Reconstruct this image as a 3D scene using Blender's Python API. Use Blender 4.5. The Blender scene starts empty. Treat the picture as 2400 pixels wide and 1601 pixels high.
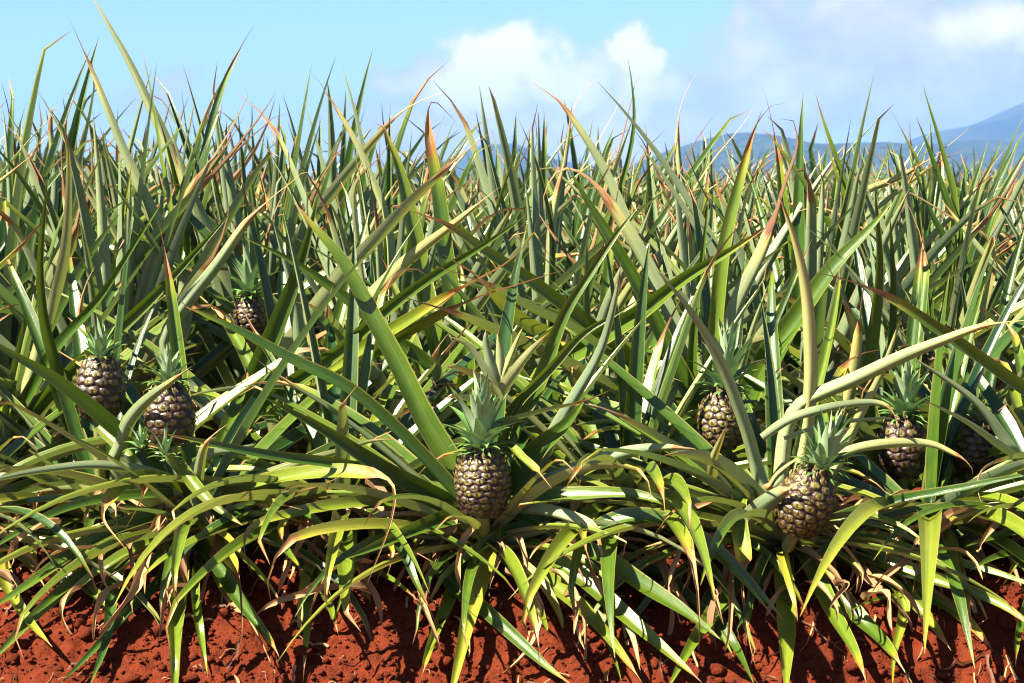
import bpy, math, random
import numpy as np
from mathutils import Vector, Matrix, Euler, noise as mnoise

# ------------------------------------------------------------------ set-up: camera, sky, sun, exposure
scene = bpy.context.scene
COL = scene.collection
rng = random.Random(11)
nrng = np.random.default_rng(5)

W0, H0 = 2400.0, 1601.0            # photograph size
FPX = 4904.0                       # focal length in photograph pixels
CAM_Z = 1.14
HORIZON = 425.0
PITCH = math.atan((H0 / 2 - HORIZON) / FPX)

cam_d = bpy.data.cameras.new('camera')
cam = bpy.data.objects.new('camera', cam_d)
COL.objects.link(cam)
cam.location = (0, 0, CAM_Z)
cam.rotation_euler = (math.pi / 2 - PITCH, 0, 0)
cam_d.sensor_width = 36.0
cam_d.lens = 36.0 * FPX / W0
cam_d.clip_start = 0.05
cam_d.clip_end = 30000
cam_d.dof.use_dof = True
cam_d.dof.focus_distance = 4.75
cam_d.dof.aperture_fstop = 16.0
scene.camera = cam

SUN = Vector((-0.60, -0.31, 0.75)).normalized()
SUN_EL = math.asin(SUN.z)
SUN_AZ = math.atan2(SUN.x, SUN.y)
sun_d = bpy.data.lights.new('sun', 'SUN')
sun_d.energy = 5.0
sun_d.angle = math.radians(0.5)
sun_d.color = (1.0, 0.91, 0.72)
sun = bpy.data.objects.new('sun', sun_d)
COL.objects.link(sun)
sun.rotation_euler = SUN.to_track_quat('Z', 'Y').to_euler()

scene.view_settings.view_transform = 'Standard'
scene.view_settings.look = 'None'
scene.view_settings.exposure = 2.35
scene.view_settings.gamma = 1.0
scene.view_settings.use_curve_mapping = False
scene.render.engine = 'CYCLES'
scene.cycles.use_denoising = True
scene.cycles.filter_width = 1.15
scene.cycles.max_bounces = 8
scene.cycles.diffuse_bounces = 2
scene.cycles.transparent_max_bounces = 8
scene.cycles.volume_bounces = 0
scene.cycles.volume_step_rate = 4
scene.cycles.sample_clamp_indirect = 6


def ray(px, py):
    """direction (with y = 1) of a photograph pixel"""
    c = Vector(((px - W0 / 2) / FPX, -(py - H0 / 2) / FPX, -1))
    d = cam.rotation_euler.to_matrix() @ c
    return d / d.y


def at(px, py, y):
    d = ray(px, py)
    return Vector((d.x * y, y, CAM_Z + d.z * y))


class NT:
    """tiny node-tree helper"""
    def __init__(self, tree):
        self.t = tree
        self.n = tree.nodes
        self.l = tree.links

    def new(self, kind, **kw):
        n = self.n.new(kind)
        for k, v in kw.items():
            setattr(n, k, v)
        return n

    def put(self, sock, v):
        if v is None:
            return
        if isinstance(v, bpy.types.NodeSocket):
            self.l.new(v, sock)
        elif isinstance(v, (tuple, list, Vector)) and sock.type == 'RGBA' and len(v) == 3:
            sock.default_value = (*v, 1)
        else:
            sock.default_value = v

    def math(self, op, a, b=None, c=None, clamp=False):
        n = self.new('ShaderNodeMath', operation=op, use_clamp=clamp)
        self.put(n.inputs[0], a); self.put(n.inputs[1], b); self.put(n.inputs[2], c)
        return n.outputs[0]

    def vmath(self, op, a, b=None):
        n = self.new('ShaderNodeVectorMath', operation=op)
        self.put(n.inputs[0], a); self.put(n.inputs[1], b)
        return n.outputs['Value'] if op in ('LENGTH', 'DOT_PRODUCT', 'DISTANCE') else n.outputs[0]

    def ss(self, v, a, b, lo=0.0, hi=1.0):
        n = self.new('ShaderNodeMapRange', interpolation_type='SMOOTHSTEP')
        self.put(n.inputs[0], v); self.put(n.inputs[1], a); self.put(n.inputs[2], b)
        self.put(n.inputs[3], lo); self.put(n.inputs[4], hi)
        return n.outputs[0]

    def mix(self, f, a, b, mode='MIX'):
        n = self.new('ShaderNodeMix', data_type='RGBA', blend_type=mode)
        self.put(n.inputs[0], f); self.put(n.inputs[6], a); self.put(n.inputs[7], b)
        return n.outputs[2]

    def noise(self, vec, scale, detail=3, rough=0.5, dist=0.0):
        n = self.new('ShaderNodeTexNoise')
        self.put(n.inputs['Vector'], vec)
        n.inputs['Scale'].default_value = scale
        n.inputs['Detail'].default_value = detail
        n.inputs['Roughness'].default_value = rough
        n.inputs['Distortion'].default_value = dist
        return n.outputs['Fac']

    def comb(self, x, y, z):
        n = self.new('ShaderNodeCombineXYZ')
        self.put(n.inputs[0], x); self.put(n.inputs[1], y); self.put(n.inputs[2], z)
        return n.outputs[0]


def build_world():
    w = bpy.data.worlds.new('World')
    scene.world = w
    w.use_nodes = True
    g = NT(w.node_tree)
    g.n.clear()
    out = g.new('ShaderNodeOutputWorld')
    bg = g.new('ShaderNodeBackground')
    sky = g.new('ShaderNodeTexSky', sky_type='NISHITA')
    sky.sun_disc = False
    sky.sun_elevation = SUN_EL
    sky.sun_rotation = SUN_AZ
    sky.altitude = 100
    sky.air_density = 1.0
    sky.dust_density = 0.3
    sky.ozone_density = 2.0
    tint = g.mix(1.0, sky.outputs[0], (0.465, 0.60, 0.74), 'MULTIPLY')
    tc = g.new('ShaderNodeTexCoord')
    d = tc.outputs['Generated']
    # billowing distortion of the view direction, so cloud outlines are ragged
    nz = g.new('ShaderNodeTexNoise')
    g.put(nz.inputs['Vector'], d)
    nz.inputs['Scale'].default_value = 26
    nz.inputs['Detail'].default_value = 6
    nz.inputs['Roughness'].default_value = 0.55
    off = g.vmath('MULTIPLY', g.vmath('SUBTRACT', nz.outputs['Color'], (0.5, 0.5, 0.5)), (0.06, 0.02, 0.05))
    dd = g.vmath('ADD', d, off)
    # (px, py, rx, ry, amount, white)
    blobs = [(1190, 130, 190, 110, 1.0, 1.0), (1130, 200, 200, 110, .9, .75), (1330, 190, 170, 100, .8, .6), (975, 175, 90, 70, .75, .35),
             (1490, 120, 110, 100, .95, .8), (1510, 210, 140, 110, .8, .5), (1720, 130, 150, 90, .7, .35), (1850, 220, 330, 120, 1.0, .3),
             (2080, 60, 330, 140, 1.0, .25), (2330, 50, 170, 110, .9, .5), (2260, 190, 300, 140, 1.0, .2), (1300, 300, 600, 120, .85, .35),
             (380, 215, 110, 80, .55, .2), (150, 290, 180, 70, .3, .1), (2650, 150, 400, 220, .8, .2), (1950, 20, 180, 60, .55, .3)]
    tot = None
    wht = None
    for (px, py, rx, ry, am, wh) in blobs:
        c = ray(px, py).normalized()
        v = g.vmath('SUBTRACT', dd, tuple(c))
        v = g.vmath('MULTIPLY', v, (FPX / (rx * (1.3 if wh >= .5 else 1.65)), 4.0, FPX / (ry * (1.3 if wh >= .5 else 1.6))))
        f = g.ss(g.vmath('LENGTH', v), 1.0, 0.0)
        a = g.math('MULTIPLY', f, am * 2.0)
        b = g.math('MULTIPLY', f, wh)
        tot = a if tot is None else g.math('MAXIMUM', tot, a)
        wht = b if wht is None else g.math('MAXIMUM', wht, b)
    # the rest of the sky carries the same broken trade-wind cumulus
    st = g.vmath('MULTIPLY', d, (1, 1, 2.2))
    gen = g.noise(st, 3.2, 7, 0.55)
    front = g.ss(g.vmath('DOT_PRODUCT', d, tuple(ray(1200, 300).normalized())), 0.93, 0.86)
    genm = g.math('MULTIPLY', g.ss(gen, 0.52, 0.68), front)
    fine = g.noise(d, 34, 7, 0.6)
    dens = g.math('ADD', tot, g.math('MULTIPLY', g.math('SUBTRACT', fine, 0.5), g.math('MULTIPLY', tot, 1.8)))
    dens = g.math('MAXIMUM', g.ss(dens, 0.30, 1.15), g.math('MULTIPLY', genm, 0.85))
    whf = g.ss(g.math('ADD', wht, g.math('MULTIPLY', g.math('SUBTRACT', fine, 0.5), 0.5)), 0.05, 0.62)
    whf = g.math('MAXIMUM', whf, g.math('MULTIPLY', g.ss(gen, 0.6, 0.8), front))
    ccol = g.mix(whf, CLOUD_SHADE, CLOUD_LIT)
    col = g.mix(dens, tint, ccol)
    g.l.new(col, bg.inputs[0])
    bg.inputs[1].default_value = SKY_STRENGTH
    g.l.new(bg.outputs[0], out.inputs[0])


SKY_STRENGTH = 0.05
CLOUD_SHADE = (2.6, 2.78, 3.65)
CLOUD_LIT = (5.3, 5.1, 5.1)
build_world()


# ------------------------------------------------------------------ helpers
def material(name):
    m = bpy.data.materials.new(name)
    m.use_nodes = True
    g = NT(m.node_tree)
    g.n.clear()
    out = g.new('ShaderNodeOutputMaterial')
    return m, g, out


def tag(o, label=None, cat=None, group=None, kind=None):
    if label: o['label'] = label
    if cat: o['category'] = cat
    if group: o['group'] = group
    if kind: o['kind'] = kind
    return o


def link(name, data, parent=None, loc=None):
    o = bpy.data.objects.new(name, data)
    COL.objects.link(o)
    if parent is not None:
        o.parent = parent
    if loc is not None:
        o.location = loc
    return o


def mesh_np(name, verts, faces, mat, smooth=True, dat=None, rnd=None):
    """verts (n,3); faces list / (m,4) array"""
    me = bpy.data.meshes.new(name)
    verts = np.asarray(verts, dtype=np.float64)
    if isinstance(faces, np.ndarray):
        k = faces.shape[1]
        me.vertices.add(len(verts))
        me.vertices.foreach_set('co', verts.ravel())
        me.loops.add(faces.size)
        me.loops.foreach_set('vertex_index', faces.ravel().astype(np.int32))
        me.polygons.add(len(faces))
        me.polygons.foreach_set('loop_start', np.arange(len(faces), dtype=np.int32) * k)
        me.update(calc_edges=True)
    else:
        me.from_pydata(verts.tolist(), [], faces)
        me.update()
    if smooth:
        me.polygons.foreach_set('use_smooth', np.ones(len(me.polygons), dtype=bool))
    if dat is not None:
        a = me.attributes.new('leafdat', 'FLOAT_COLOR', 'POINT')
        a.data.foreach_set('color', np.asarray(dat, dtype=np.float32).ravel())
    if rnd is not None:
        a = me.attributes.new('leafrnd', 'FLOAT_COLOR', 'POINT')
        a.data.foreach_set('color', np.asarray(rnd, dtype=np.float32).ravel())
    if mat is not None:
        me.materials.append(mat)
    return me


# ------------------------------------------------------------------ materials
def leaf_material():
    m, g, out = material('pineapple_leaf')
    at1 = g.new('ShaderNodeAttribute', attribute_name='leafdat')
    at2 = g.new('ShaderNodeAttribute', attribute_name='leafrnd')
    sep = g.new('ShaderNodeSeparateColor'); g.l.new(at1.outputs['Color'], sep.inputs[0])
    sep2 = g.new('ShaderNodeSeparateColor'); g.l.new(at2.outputs['Color'], sep2.inputs[0])
    s, u, yel = sep.outputs[0], sep.outputs[1], sep.outputs[2]
    drys = at1.outputs['Alpha']
    rnd, tone, pale = sep2.outputs[0], sep2.outputs[1], sep2.outputs[2]
    oi = g.new('ShaderNodeObjectInfo')
    geo = g.new('ShaderNodeNewGeometry')
    orn = oi.outputs['Random']
    seed = g.math('ADD', g.math('MULTIPLY', rnd, 57.0), g.math('MULTIPLY', orn, 31.0))
    vec = g.comb(g.math('MULTIPLY', u, 11.0), g.math('MULTIPLY', s, 1.6), seed)
    streak = g.noise(vec, 1.0, 4, 0.6)
    vec2 = g.comb(g.math('MULTIPLY', u, 42.0), g.math('MULTIPLY', s, 3.0), seed)
    fibre = g.noise(vec2, 1.0, 2, 0.6)
    blotch = g.noise(g.comb(g.math('MULTIPLY', u, 2.2), g.math('MULTIPLY', s, 16.0), seed), 1.0, 4, 0.6)
    # upper face
    yv = g.math('ADD', g.math('ADD', yel, g.math('MULTIPLY', g.math('SUBTRACT', streak, 0.5), 0.55)),
                g.math('MULTIPLY', g.math('SUBTRACT', blotch, 0.5), 0.35))
    yv = g.math('ADD', yv, g.math('MULTIPLY', g.math('SUBTRACT', orn, 0.42), 0.30))
    # leaf turns yellow towards the dead tip
    yv = g.math('ADD', yv, g.ss(g.math('SUBTRACT', s, drys), -0.13, 0.0, 0.0, 0.5))
    rt = g.new('ShaderNodeValToRGB')
    g.l.new(yv, rt.inputs[0])
    e = rt.color_ramp.elements
    e[0].position = 0.0; e[0].color = (0.0078, 0.0368, 0.0104, 1)
    e[1].position = 1.0; e[1].color = (0.2353, 0.2073, 0.0226, 1)
    for p, c in ((0.28, (0.0366, 0.0789, 0.0065, 1)), (0.55, (0.0882, 0.1371, 0.0090, 1)), (0.8, (0.1536, 0.1772, 0.0142, 1))):
        k = e.new(p); k.color = c
    top = g.mix(g.math('MULTIPLY', fibre, 0.35), rt.outputs[0], g.mix(0.5, rt.outputs[0], (0.0152, 0.0380, 0.0076)))
    # powdery underside with fine ribs
    ru = g.new('ShaderNodeValToRGB')
    g.l.new(yv, ru.inputs[0])
    e = ru.color_ramp.elements
    e[0].position = 0.0; e[0].color = (0.1343, 0.1912, 0.1106, 1)
    e[1].position = 1.0; e[1].color = (0.4208, 0.3644, 0.1106, 1)
    for p, c in ((0.35, (0.1925, 0.2445, 0.1217, 1)), (0.65, (0.2955, 0.3201, 0.1254, 1))):
        k = e.new(p); k.color = c
    und = g.mix(g.ss(fibre, 0.45, 0.75), ru.outputs[0], g.mix(0.45, ru.outputs[0], (0.0532, 0.0760, 0.0380)))
    col = g.mix(geo.outputs['Backfacing'], top, und)
    col = g.mix(g.math('MULTIPLY', pale, 0.75), col, (0.2508, 0.2888, 0.1672))
    # margin
    edge = g.ss(g.math('ABSOLUTE', g.math('SUBTRACT', g.math('MULTIPLY', u, 2.0), 1.0)), 0.86, 0.98)
    col = g.mix(g.math('MULTIPLY', edge, 0.6), col, (0.2584, 0.2204, 0.0608))
    # rust specks
    sp = g.noise(g.comb(g.math('MULTIPLY', u, 9.0), g.math('MULTIPLY', s, 60.0), seed), 1.0, 2, 0.7)
    col = g.mix(g.math('MULTIPLY', g.ss(sp, 0.67, 0.76), 0.55), col, (0.1672, 0.0760, 0.0228))
    # dead tip : yellow -> rust line -> tan or brown
    wob = g.math('MULTIPLY', g.math('SUBTRACT', g.noise(g.comb(g.math('MULTIPLY', u, 5.0), g.math('MULTIPLY', s, 6.0), seed), 1.0, 3, 0.6), 0.5), 0.16)
    dz = g.math('ADD', g.math('SUBTRACT', s, drys), wob)
    rust = g.mix(tone, (0.29, 0.085, 0.018), (0.14, 0.036, 0.012))
    tanc = g.mix(g.ss(streak, 0.3, 0.7), g.mix(tone, (0.45, 0.275, 0.105), (0.1292, 0.0517, 0.0228)), g.mix(tone, (0.3572, 0.2052, 0.0912), (0.0646, 0.0243, 0.0137)))
    tanc = g.mix(g.ss(fibre, 0.5, 0.8, 0.0, 0.5), tanc, (0.1520, 0.0684, 0.0304))
    dead = g.mix(g.ss(dz, 0.0, 0.045), rust, tanc)
    col = g.mix(g.ss(dz, -0.015, 0.015), col, dead)
    isdead = g.ss(dz, -0.02, 0.03)
    bs = g.new('ShaderNodeBsdfPrincipled')
    g.l.new(col, bs.inputs['Base Color'])
    r = g.math('ADD', g.math('MULTIPLY', geo.outputs['Backfacing'], 0.28), g.math('ADD', 0.22, g.math('MULTIPLY', streak, 0.16)))
    r = g.math('MAXIMUM', r, g.math('MULTIPLY', isdead, 0.8))
    g.l.new(r, bs.inputs['Roughness'])
    bs.inputs['Specular IOR Level'].default_value = 0.5
    bump = g.new('ShaderNodeBump')
    bump.inputs['Strength'].default_value = 0.35
    bump.inputs['Distance'].default_value = 0.002
    g.l.new(fibre, bump.inputs['Height'])
    g.l.new(bump.outputs[0], bs.inputs['Normal'])
    tr = g.new('ShaderNodeBsdfTranslucent')
    g.l.new(g.mix(isdead, g.mix(0.75, col, g.mix(yel, (0.1216, 0.2584, 0.0152), (0.3192, 0.3192, 0.0228))), col), tr.inputs[0])
    mx = g.new('ShaderNodeMixShader')
    mx.inputs[0].default_value = 0.14
    g.l.new(bs.outputs[0], mx.inputs[1]); g.l.new(tr.outputs[0], mx.inputs[2])
    g.l.new(mx.outputs[0], out.inputs[0])
    return m


def fruit_material():
    m, g, out = material('pineapple_rind')
    a = g.new('ShaderNodeAttribute', attribute_name='leafdat')
    sep = g.new('ShaderNodeSeparateColor'); g.l.new(a.outputs['Color'], sep.inputs[0])
    dist, hgt, rn = sep.outputs[0], sep.outputs[1], sep.outputs[2]     # 0 at an eye's middle, 1 in the groove
    bract = a.outputs['Alpha']
    oi = g.new('ShaderNodeObjectInfo')
    tc = g.new('ShaderNodeTexCoord')
    n = g.noise(tc.outputs['Object'], 90, 4, 0.6)
    n2 = g.noise(tc.outputs['Object'], 260, 3, 0.6)
    ripe = g.math('ADD', g.math('ADD', g.math('MULTIPLY', hgt, 0.75), -0.12), g.math('MULTIPLY', g.math('SUBTRACT', n, 0.5), 0.9))
    ripe = g.math('ADD', ripe, g.math('MULTIPLY', g.math('SUBTRACT', rn, 0.5), 0.5), clamp=True)
    mid = g.mix(ripe, (0.068, 0.041, 0.016), (0.175, 0.165, 0.022))
    rim = g.mix(ripe, (0.018, 0.005, 0.006), (0.045, 0.024, 0.010))
    col = g.mix(g.ss(g.math('ADD', dist, g.math('MULTIPLY', g.math('SUBTRACT', n2, 0.5), 0.5)), 0.40, 0.72), mid, rim)
    col = g.mix(g.ss(dist, 0.86, 1.0), col, (0.0186, 0.0087, 0.0062))
    col = g.mix(bract, col, g.mix(n, (0.1240, 0.0682, 0.0310), (0.2604, 0.1860, 0.0806)))
    bs = g.new('ShaderNodeBsdfPrincipled')
    g.l.new(col, bs.inputs['Base Color'])
    bs.inputs['Roughness'].default_value = 0.42
    bump = g.new('ShaderNodeBump')
    bump.inputs['Strength'].default_value = 0.5
    bump.inputs['Distance'].default_value = 0.002
    g.l.new(n2, bump.inputs['Height'])
    g.l.new(bump.outputs[0], bs.inputs['Normal'])
    g.l.new(bs.outputs[0], out.inputs[0])
    return m


def crown_material():
    m, g, out = material('crown_leaf_skin')
    a = g.new('ShaderNodeAttribute', attribute_name='leafdat')
    sep = g.new('ShaderNodeSeparateColor'); g.l.new(a.outputs['Color'], sep.inputs[0])
    s, u = sep.outputs[0], sep.outputs[1]
    oi = g.new('ShaderNodeObjectInfo')
    f = g.noise(g.comb(g.math('MULTIPLY', u, 16.0), g.math('MULTIPLY', s, 2.0), g.math('MULTIPLY', oi.outputs['Random'], 40.0)), 1.0, 3, 0.6)
    geo = g.new('ShaderNodeNewGeometry')
    top = g.mix(f, (0.055, 0.145, 0.032), (0.140, 0.250, 0.062))
    und = g.mix(f, (0.170, 0.270, 0.140), (0.290, 0.370, 0.210))
    col = g.mix(geo.outputs['Backfacing'], top, und)
    col = g.mix(g.ss(s, 0.86, 1.0, 0.0, 0.8), col, (0.2376, 0.1440, 0.0504))
    col = g.mix(g.ss(s, 0.25, 0.0, 0.0, 0.5), col, (0.1872, 0.1944, 0.0720))
    bs = g.new('ShaderNodeBsdfPrincipled')
    g.l.new(col, bs.inputs['Base Color'])
    bs.inputs['Roughness'].default_value = 0.5
    tr = g.new('ShaderNodeBsdfTranslucent')
    tr.inputs[0].default_value = (0.1008, 0.2016, 0.0432, 1)
    mx = g.new('ShaderNodeMixShader')
    mx.inputs[0].default_value = 0.15
    g.l.new(bs.outputs[0], mx.inputs[1]); g.l.new(tr.outputs[0], mx.inputs[2])
    g.l.new(mx.outputs[0], out.inputs[0])
    return m


def soil_material(name, scale=1.0):
    m, g, out = material(name)
    tc = g.new('ShaderNodeNewGeometry')
    p = tc.outputs['Position']
    n1 = g.noise(p, 5 * scale, 6, 0.6)
    n2 = g.noise(p, 60 * scale, 5, 0.65)
    n3 = g.noise(p, 300 * scale, 4, 0.6)
    col = g.mix(n1, (0.0859, 0.0114, 0.0029), (0.1327, 0.0217, 0.0048))
    col = g.mix(g.ss(n2, 0.42, 0.72), col, (0.0619, 0.0082, 0.0020))
    col = g.mix(g.ss(n3, 0.62, 0.75, 0.0, 0.6), col, (0.1873, 0.0480, 0.0145))
    bs = g.new('ShaderNodeBsdfPrincipled')
    g.l.new(col, bs.inputs['Base Color'])
    bs.inputs['Roughness'].default_value = 0.95
    bs.inputs['Specular IOR Level'].default_value = 0.15
    h = g.math('ADD', n2, g.math('MULTIPLY', n3, 0.5))
    bump = g.new('ShaderNodeBump')
    bump.inputs['Strength'].default_value = 0.9
    bump.inputs['Distance'].default_value = 0.010
    g.l.new(h, bump.inputs['Height'])
    g.l.new(bump.outputs[0], bs.inputs['Normal'])
    g.l.new(bs.outputs[0], out.inputs[0])
    return m


def hill_material(name, a, b, sc):
    m, g, out = material(name)
    tc = g.new('ShaderNodeNewGeometry')
    p = g.vmath('MULTIPLY', tc.outputs['Position'], (1, 1, 1.4))
    n = g.noise(p, sc, 8, 0.65)
    n2 = g.noise(p, sc * 7, 4, 0.6)
    col = g.mix(g.ss(n, 0.38, 0.62), a, b)
    col = g.mix(g.ss(n2, 0.5, 0.75, 0.0, 0.6), col, (0.02, 0.035, 0.015))
    bs = g.new('ShaderNodeBsdfPrincipled')
    g.l.new(col, bs.inputs['Base Color'])
    bs.inputs['Roughness'].default_value = 0.95
    bs.inputs['Specular IOR Level'].default_value = 0.1
    g.l.new(bs.outputs[0], out.inputs[0])
    return m


def plain_material(name, a, b, sc, rough=0.7):
    m, g, out = material(name)
    tc = g.new('ShaderNodeTexCoord')
    n = g.noise(tc.outputs['Object'], sc, 4, 0.6)
    bs = g.new('ShaderNodeBsdfPrincipled')
    g.l.new(g.mix(g.ss(n, 0.3, 0.7), a, b), bs.inputs['Base Color'])
    bs.inputs['Roughness'].default_value = rough
    g.l.new(bs.outputs[0], out.inputs[0])
    return m


M_LEAF = leaf_material()
M_RIND = fruit_material()
M_CROWN = crown_material()
M_SOIL = soil_material('red_soil')
M_CLOD = soil_material('red_clod', 1.6)
M_STEM = plain_material('green_stem', (0.0960, 0.1200, 0.0240), (0.1800, 0.1800, 0.0480), 60, 0.55)
M_STRAW = plain_material('dry_straw', (0.3120, 0.1980, 0.1020), (0.1800, 0.0780, 0.0360), 30, 0.85)

# ------------------------------------------------------------------ ground, bank, hills
BED = 0.34


def bank_z(x, y):
    t = (y - 3.86) / (4.52 - 3.86)
    t = min(1.0, max(0.0, t))
    z = BED * (t * t * (3 - 2 * t) * 0.55 + t * 0.45)
    z += 0.030 * mnoise.noise((x * 1.7, y * 2.1, 3.1))
    return z


def bank_detail(x, y):
    z = bank_z(x, y)
    n = mnoise.fractal((x * 9, y * 9, 1.7), 0.9, 2.1, 5)
    z += 0.018 * n
    c = mnoise.noise((x * 34, y * 34, 9.0))
    z += 0.017 * max(0.0, c) ** 1.1
    c2 = mnoise.noise((x * 85, y * 85, 4.0))
    z += 0.0085 * max(0.0, c2)
    z += 0.003 * mnoise.noise((x * 190, y * 190, 2.0))
    return z


def build_ground():
    xs = np.concatenate([np.linspace(-7, -1.5, 60)[:-1], np.linspace(-1.5, 1.5, 400), np.linspace(1.5, 7, 60)[1:]])
    ys = np.concatenate([np.linspace(2.6, 3.85, 20)[:-1], np.linspace(3.85, 4.75, 140), np.linspace(4.75, 6.0, 16)[1:]])
    v = [(x, y, bank_detail(x, y)) for y in ys for x in xs]
    nx, ny = len(xs), len(ys)
    i = np.arange(nx - 1)[None, :] + nx * np.arange(ny - 1)[:, None]
    f = np.stack([i, i + 1, i + 1 + nx, i + nx], -1).reshape(-1, 4)
    o = link('soil_bank', mesh_np('soil_bank', v, f, M_SOIL))
    tag(o, kind='structure')
    big = [(-7000, 5.9, BED - .03), (7000, 5.9, BED - .03), (7000, 12000, BED - .03), (-7000, 12000, BED - .03)]
    o = link('field_ground', mesh_np('field_ground', big, [(0, 1, 2, 3)], M_SOIL, False)); tag(o, kind='structure')
    mg = plain_material('scrub_grass', (0.020, 0.038, 0.009), (0.050, 0.066, 0.018), 0.02, .95)
    far = [(-6900, 62, BED - .02), (6900, 62, BED - .02), (6900, 11900, BED - .02), (-6900, 11900, BED - .02)]
    o = link('far_grassland', mesh_np('far_grassland', far, [(0, 1, 2, 3)], mg, False)); tag(o, kind='structure')
    road = [(-7000, -3000, -.03), (7000, -3000, -.03), (7000, 5.95, -.03), (-7000, 5.95, -.03)]
    o = link('dirt_track', mesh_np('dirt_track', road, [(0, 1, 2, 3)], M_SOIL, False)); tag(o, kind='structure')


def ridge(name, pts, y0, depth, mat, seed, rough):
    """a range of hills whose skyline passes through the photograph's ridge line"""
    px = np.array([p[0] for p in pts], float)
    py = np.array([p[1] for p in pts], float)
    X = px * 0
    Z = px * 0
    for k in range(len(px)):
        q = at(px[k], py[k], y0)
        X[k], Z[k] = q.x, q.z
    nx, ny = 260, 40
    xs = np.linspace(X[0], X[-1], nx)
    # smooth skyline
    zs = np.interp(xs, X, Z)
    ker = np.hanning(13); ker /= ker.sum()
    zs = np.convolve(np.pad(zs, 6, 'edge'), ker, 'valid')
    v = []
    for j in range(ny):
        t = j / (ny - 1)
        y = y0 + (t - 0.6) * depth
        prof = math.sin(min(1.0, t / 0.6) * math.pi / 2) if t < 0.6 else math.cos((t - 0.6) / 0.4 * math.pi / 2)
        for k in range(nx):
            n = mnoise.fractal((xs[k] / 260 + seed, y / 260, seed), 0.8, 2.0, 6)
            gul = abs(mnoise.noise((xs[k] / 120 + seed, y / 420, seed * 2)))
            z = zs[k] * prof + rough * n * (0.3 + 0.7 * math.sin(math.pi * min(1, t / 0.62)) if t < .62 else 0.3) - rough * 1.4 * gul * math.sin(math.pi * min(1, t / 0.6)) * (t < .6)
            v.append((xs[k], y, max(z, -0.5) if 0 < j < ny - 1 else -0.5))
    i = np.arange(nx - 1)[None, :] + nx * np.arange(ny - 1)[:, None]
    f = np.stack([i, i + 1, i + 1 + nx, i + nx], -1).reshape(-1, 4)
    o = link(name, mesh_np(name, v, f, mat))
    return tag(o, kind='structure')


build_ground()
M_HILL_G = hill_material('wooded_hill', (0.008, 0.020, 0.010), (0.032, 0.048, 0.018), 0.045)
M_HILL_B = hill_material('far_hill', (0.016, 0.03, 0.018), (0.035, 0.05, 0.028), 0.006)
ridge('hills', [(1380, 425), (1480, 385), (1560, 352), (1640, 328), (1700, 312), (1760, 308), (1810, 318), (1850, 332), (1930, 338), (2010, 334),
                (2090, 338), (2160, 342), (2250, 330), (2330, 325), (2420, 335), (2600, 320), (2900, 350), (3300, 425)], 2500, 900, M_HILL_G, 2.3, 9.0)
ridge('mountains', [(700, 440), (850, 425), (960, 408), (1040, 385), (1110, 358), (1165, 340), (1225, 350), (1290, 372), (1370, 395), (1480, 402), (1800, 400),
                    (2050, 380), (2130, 345), (2185, 308), (2240, 297), (2320, 284), (2365, 258), (2420, 236), (2500, 205), (2620, 196), (2900, 215), (3300, 260), (4200, 430)],
      3300, 1500, M_HILL_B, 7.9, 16.0)


def build_haze():
    me = bpy.data.meshes.new('haze')
    x, y0, y1, z0, z1 = 4200, -200, 4700, -1.1, 175
    v = [(-x, y0, z0), (x, y0, z0), (x, y1, z0), (-x, y1, z0), (-x, y0, z1), (x, y0, z1), (x, y1, z1), (-x, y1, z1)]
    f = [(3, 2, 1, 0), (4, 5, 6, 7), (0, 1, 5, 4), (1, 2, 6, 5), (2, 3, 7, 6), (3, 0, 4, 7)]
    me.from_pydata(v, [], f)
    m, g, out = material('air')
    vol = g.new('ShaderNodeVolumePrincipled')
    vol.inputs['Color'].default_value = (0.17, 0.36, 0.86, 1)
    vol.inputs['Density'].default_value = HAZE_DENSITY
    vol.inputs['Anisotropy'].default_value = 0.0
    g.l.new(vol.outputs[0], out.inputs['Volume'])
    me.materials.append(m)
    o = link('haze', me)
    tag(o, kind='stuff')


HAZE_DENSITY = 0.00020
build_haze()

# ------------------------------------------------------------------ leaves
def frame_from(P, az, twist):
    """tangents, width directions and upper-face normals along a leaf axis"""
    n = len(P)
    T = np.gradient(P, axis=0)
    T /= np.linalg.norm(T, axis=1)[:, None] + 1e-9
    h = np.array([math.cos(az), math.sin(az), 0.0])
    Wd = np.array([-math.sin(az), math.cos(az), 0.0])
    Wd = Wd[None, :] - T * (T @ Wd)[:, None]
    Wd /= np.linalg.norm(Wd, axis=1)[:, None] + 1e-9
    N = np.cross(T, Wd)
    c, s = np.cos(twist)[:, None], np.sin(twist)[:, None]
    return T, Wd * c + N * s, N * c - Wd * s


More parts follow.
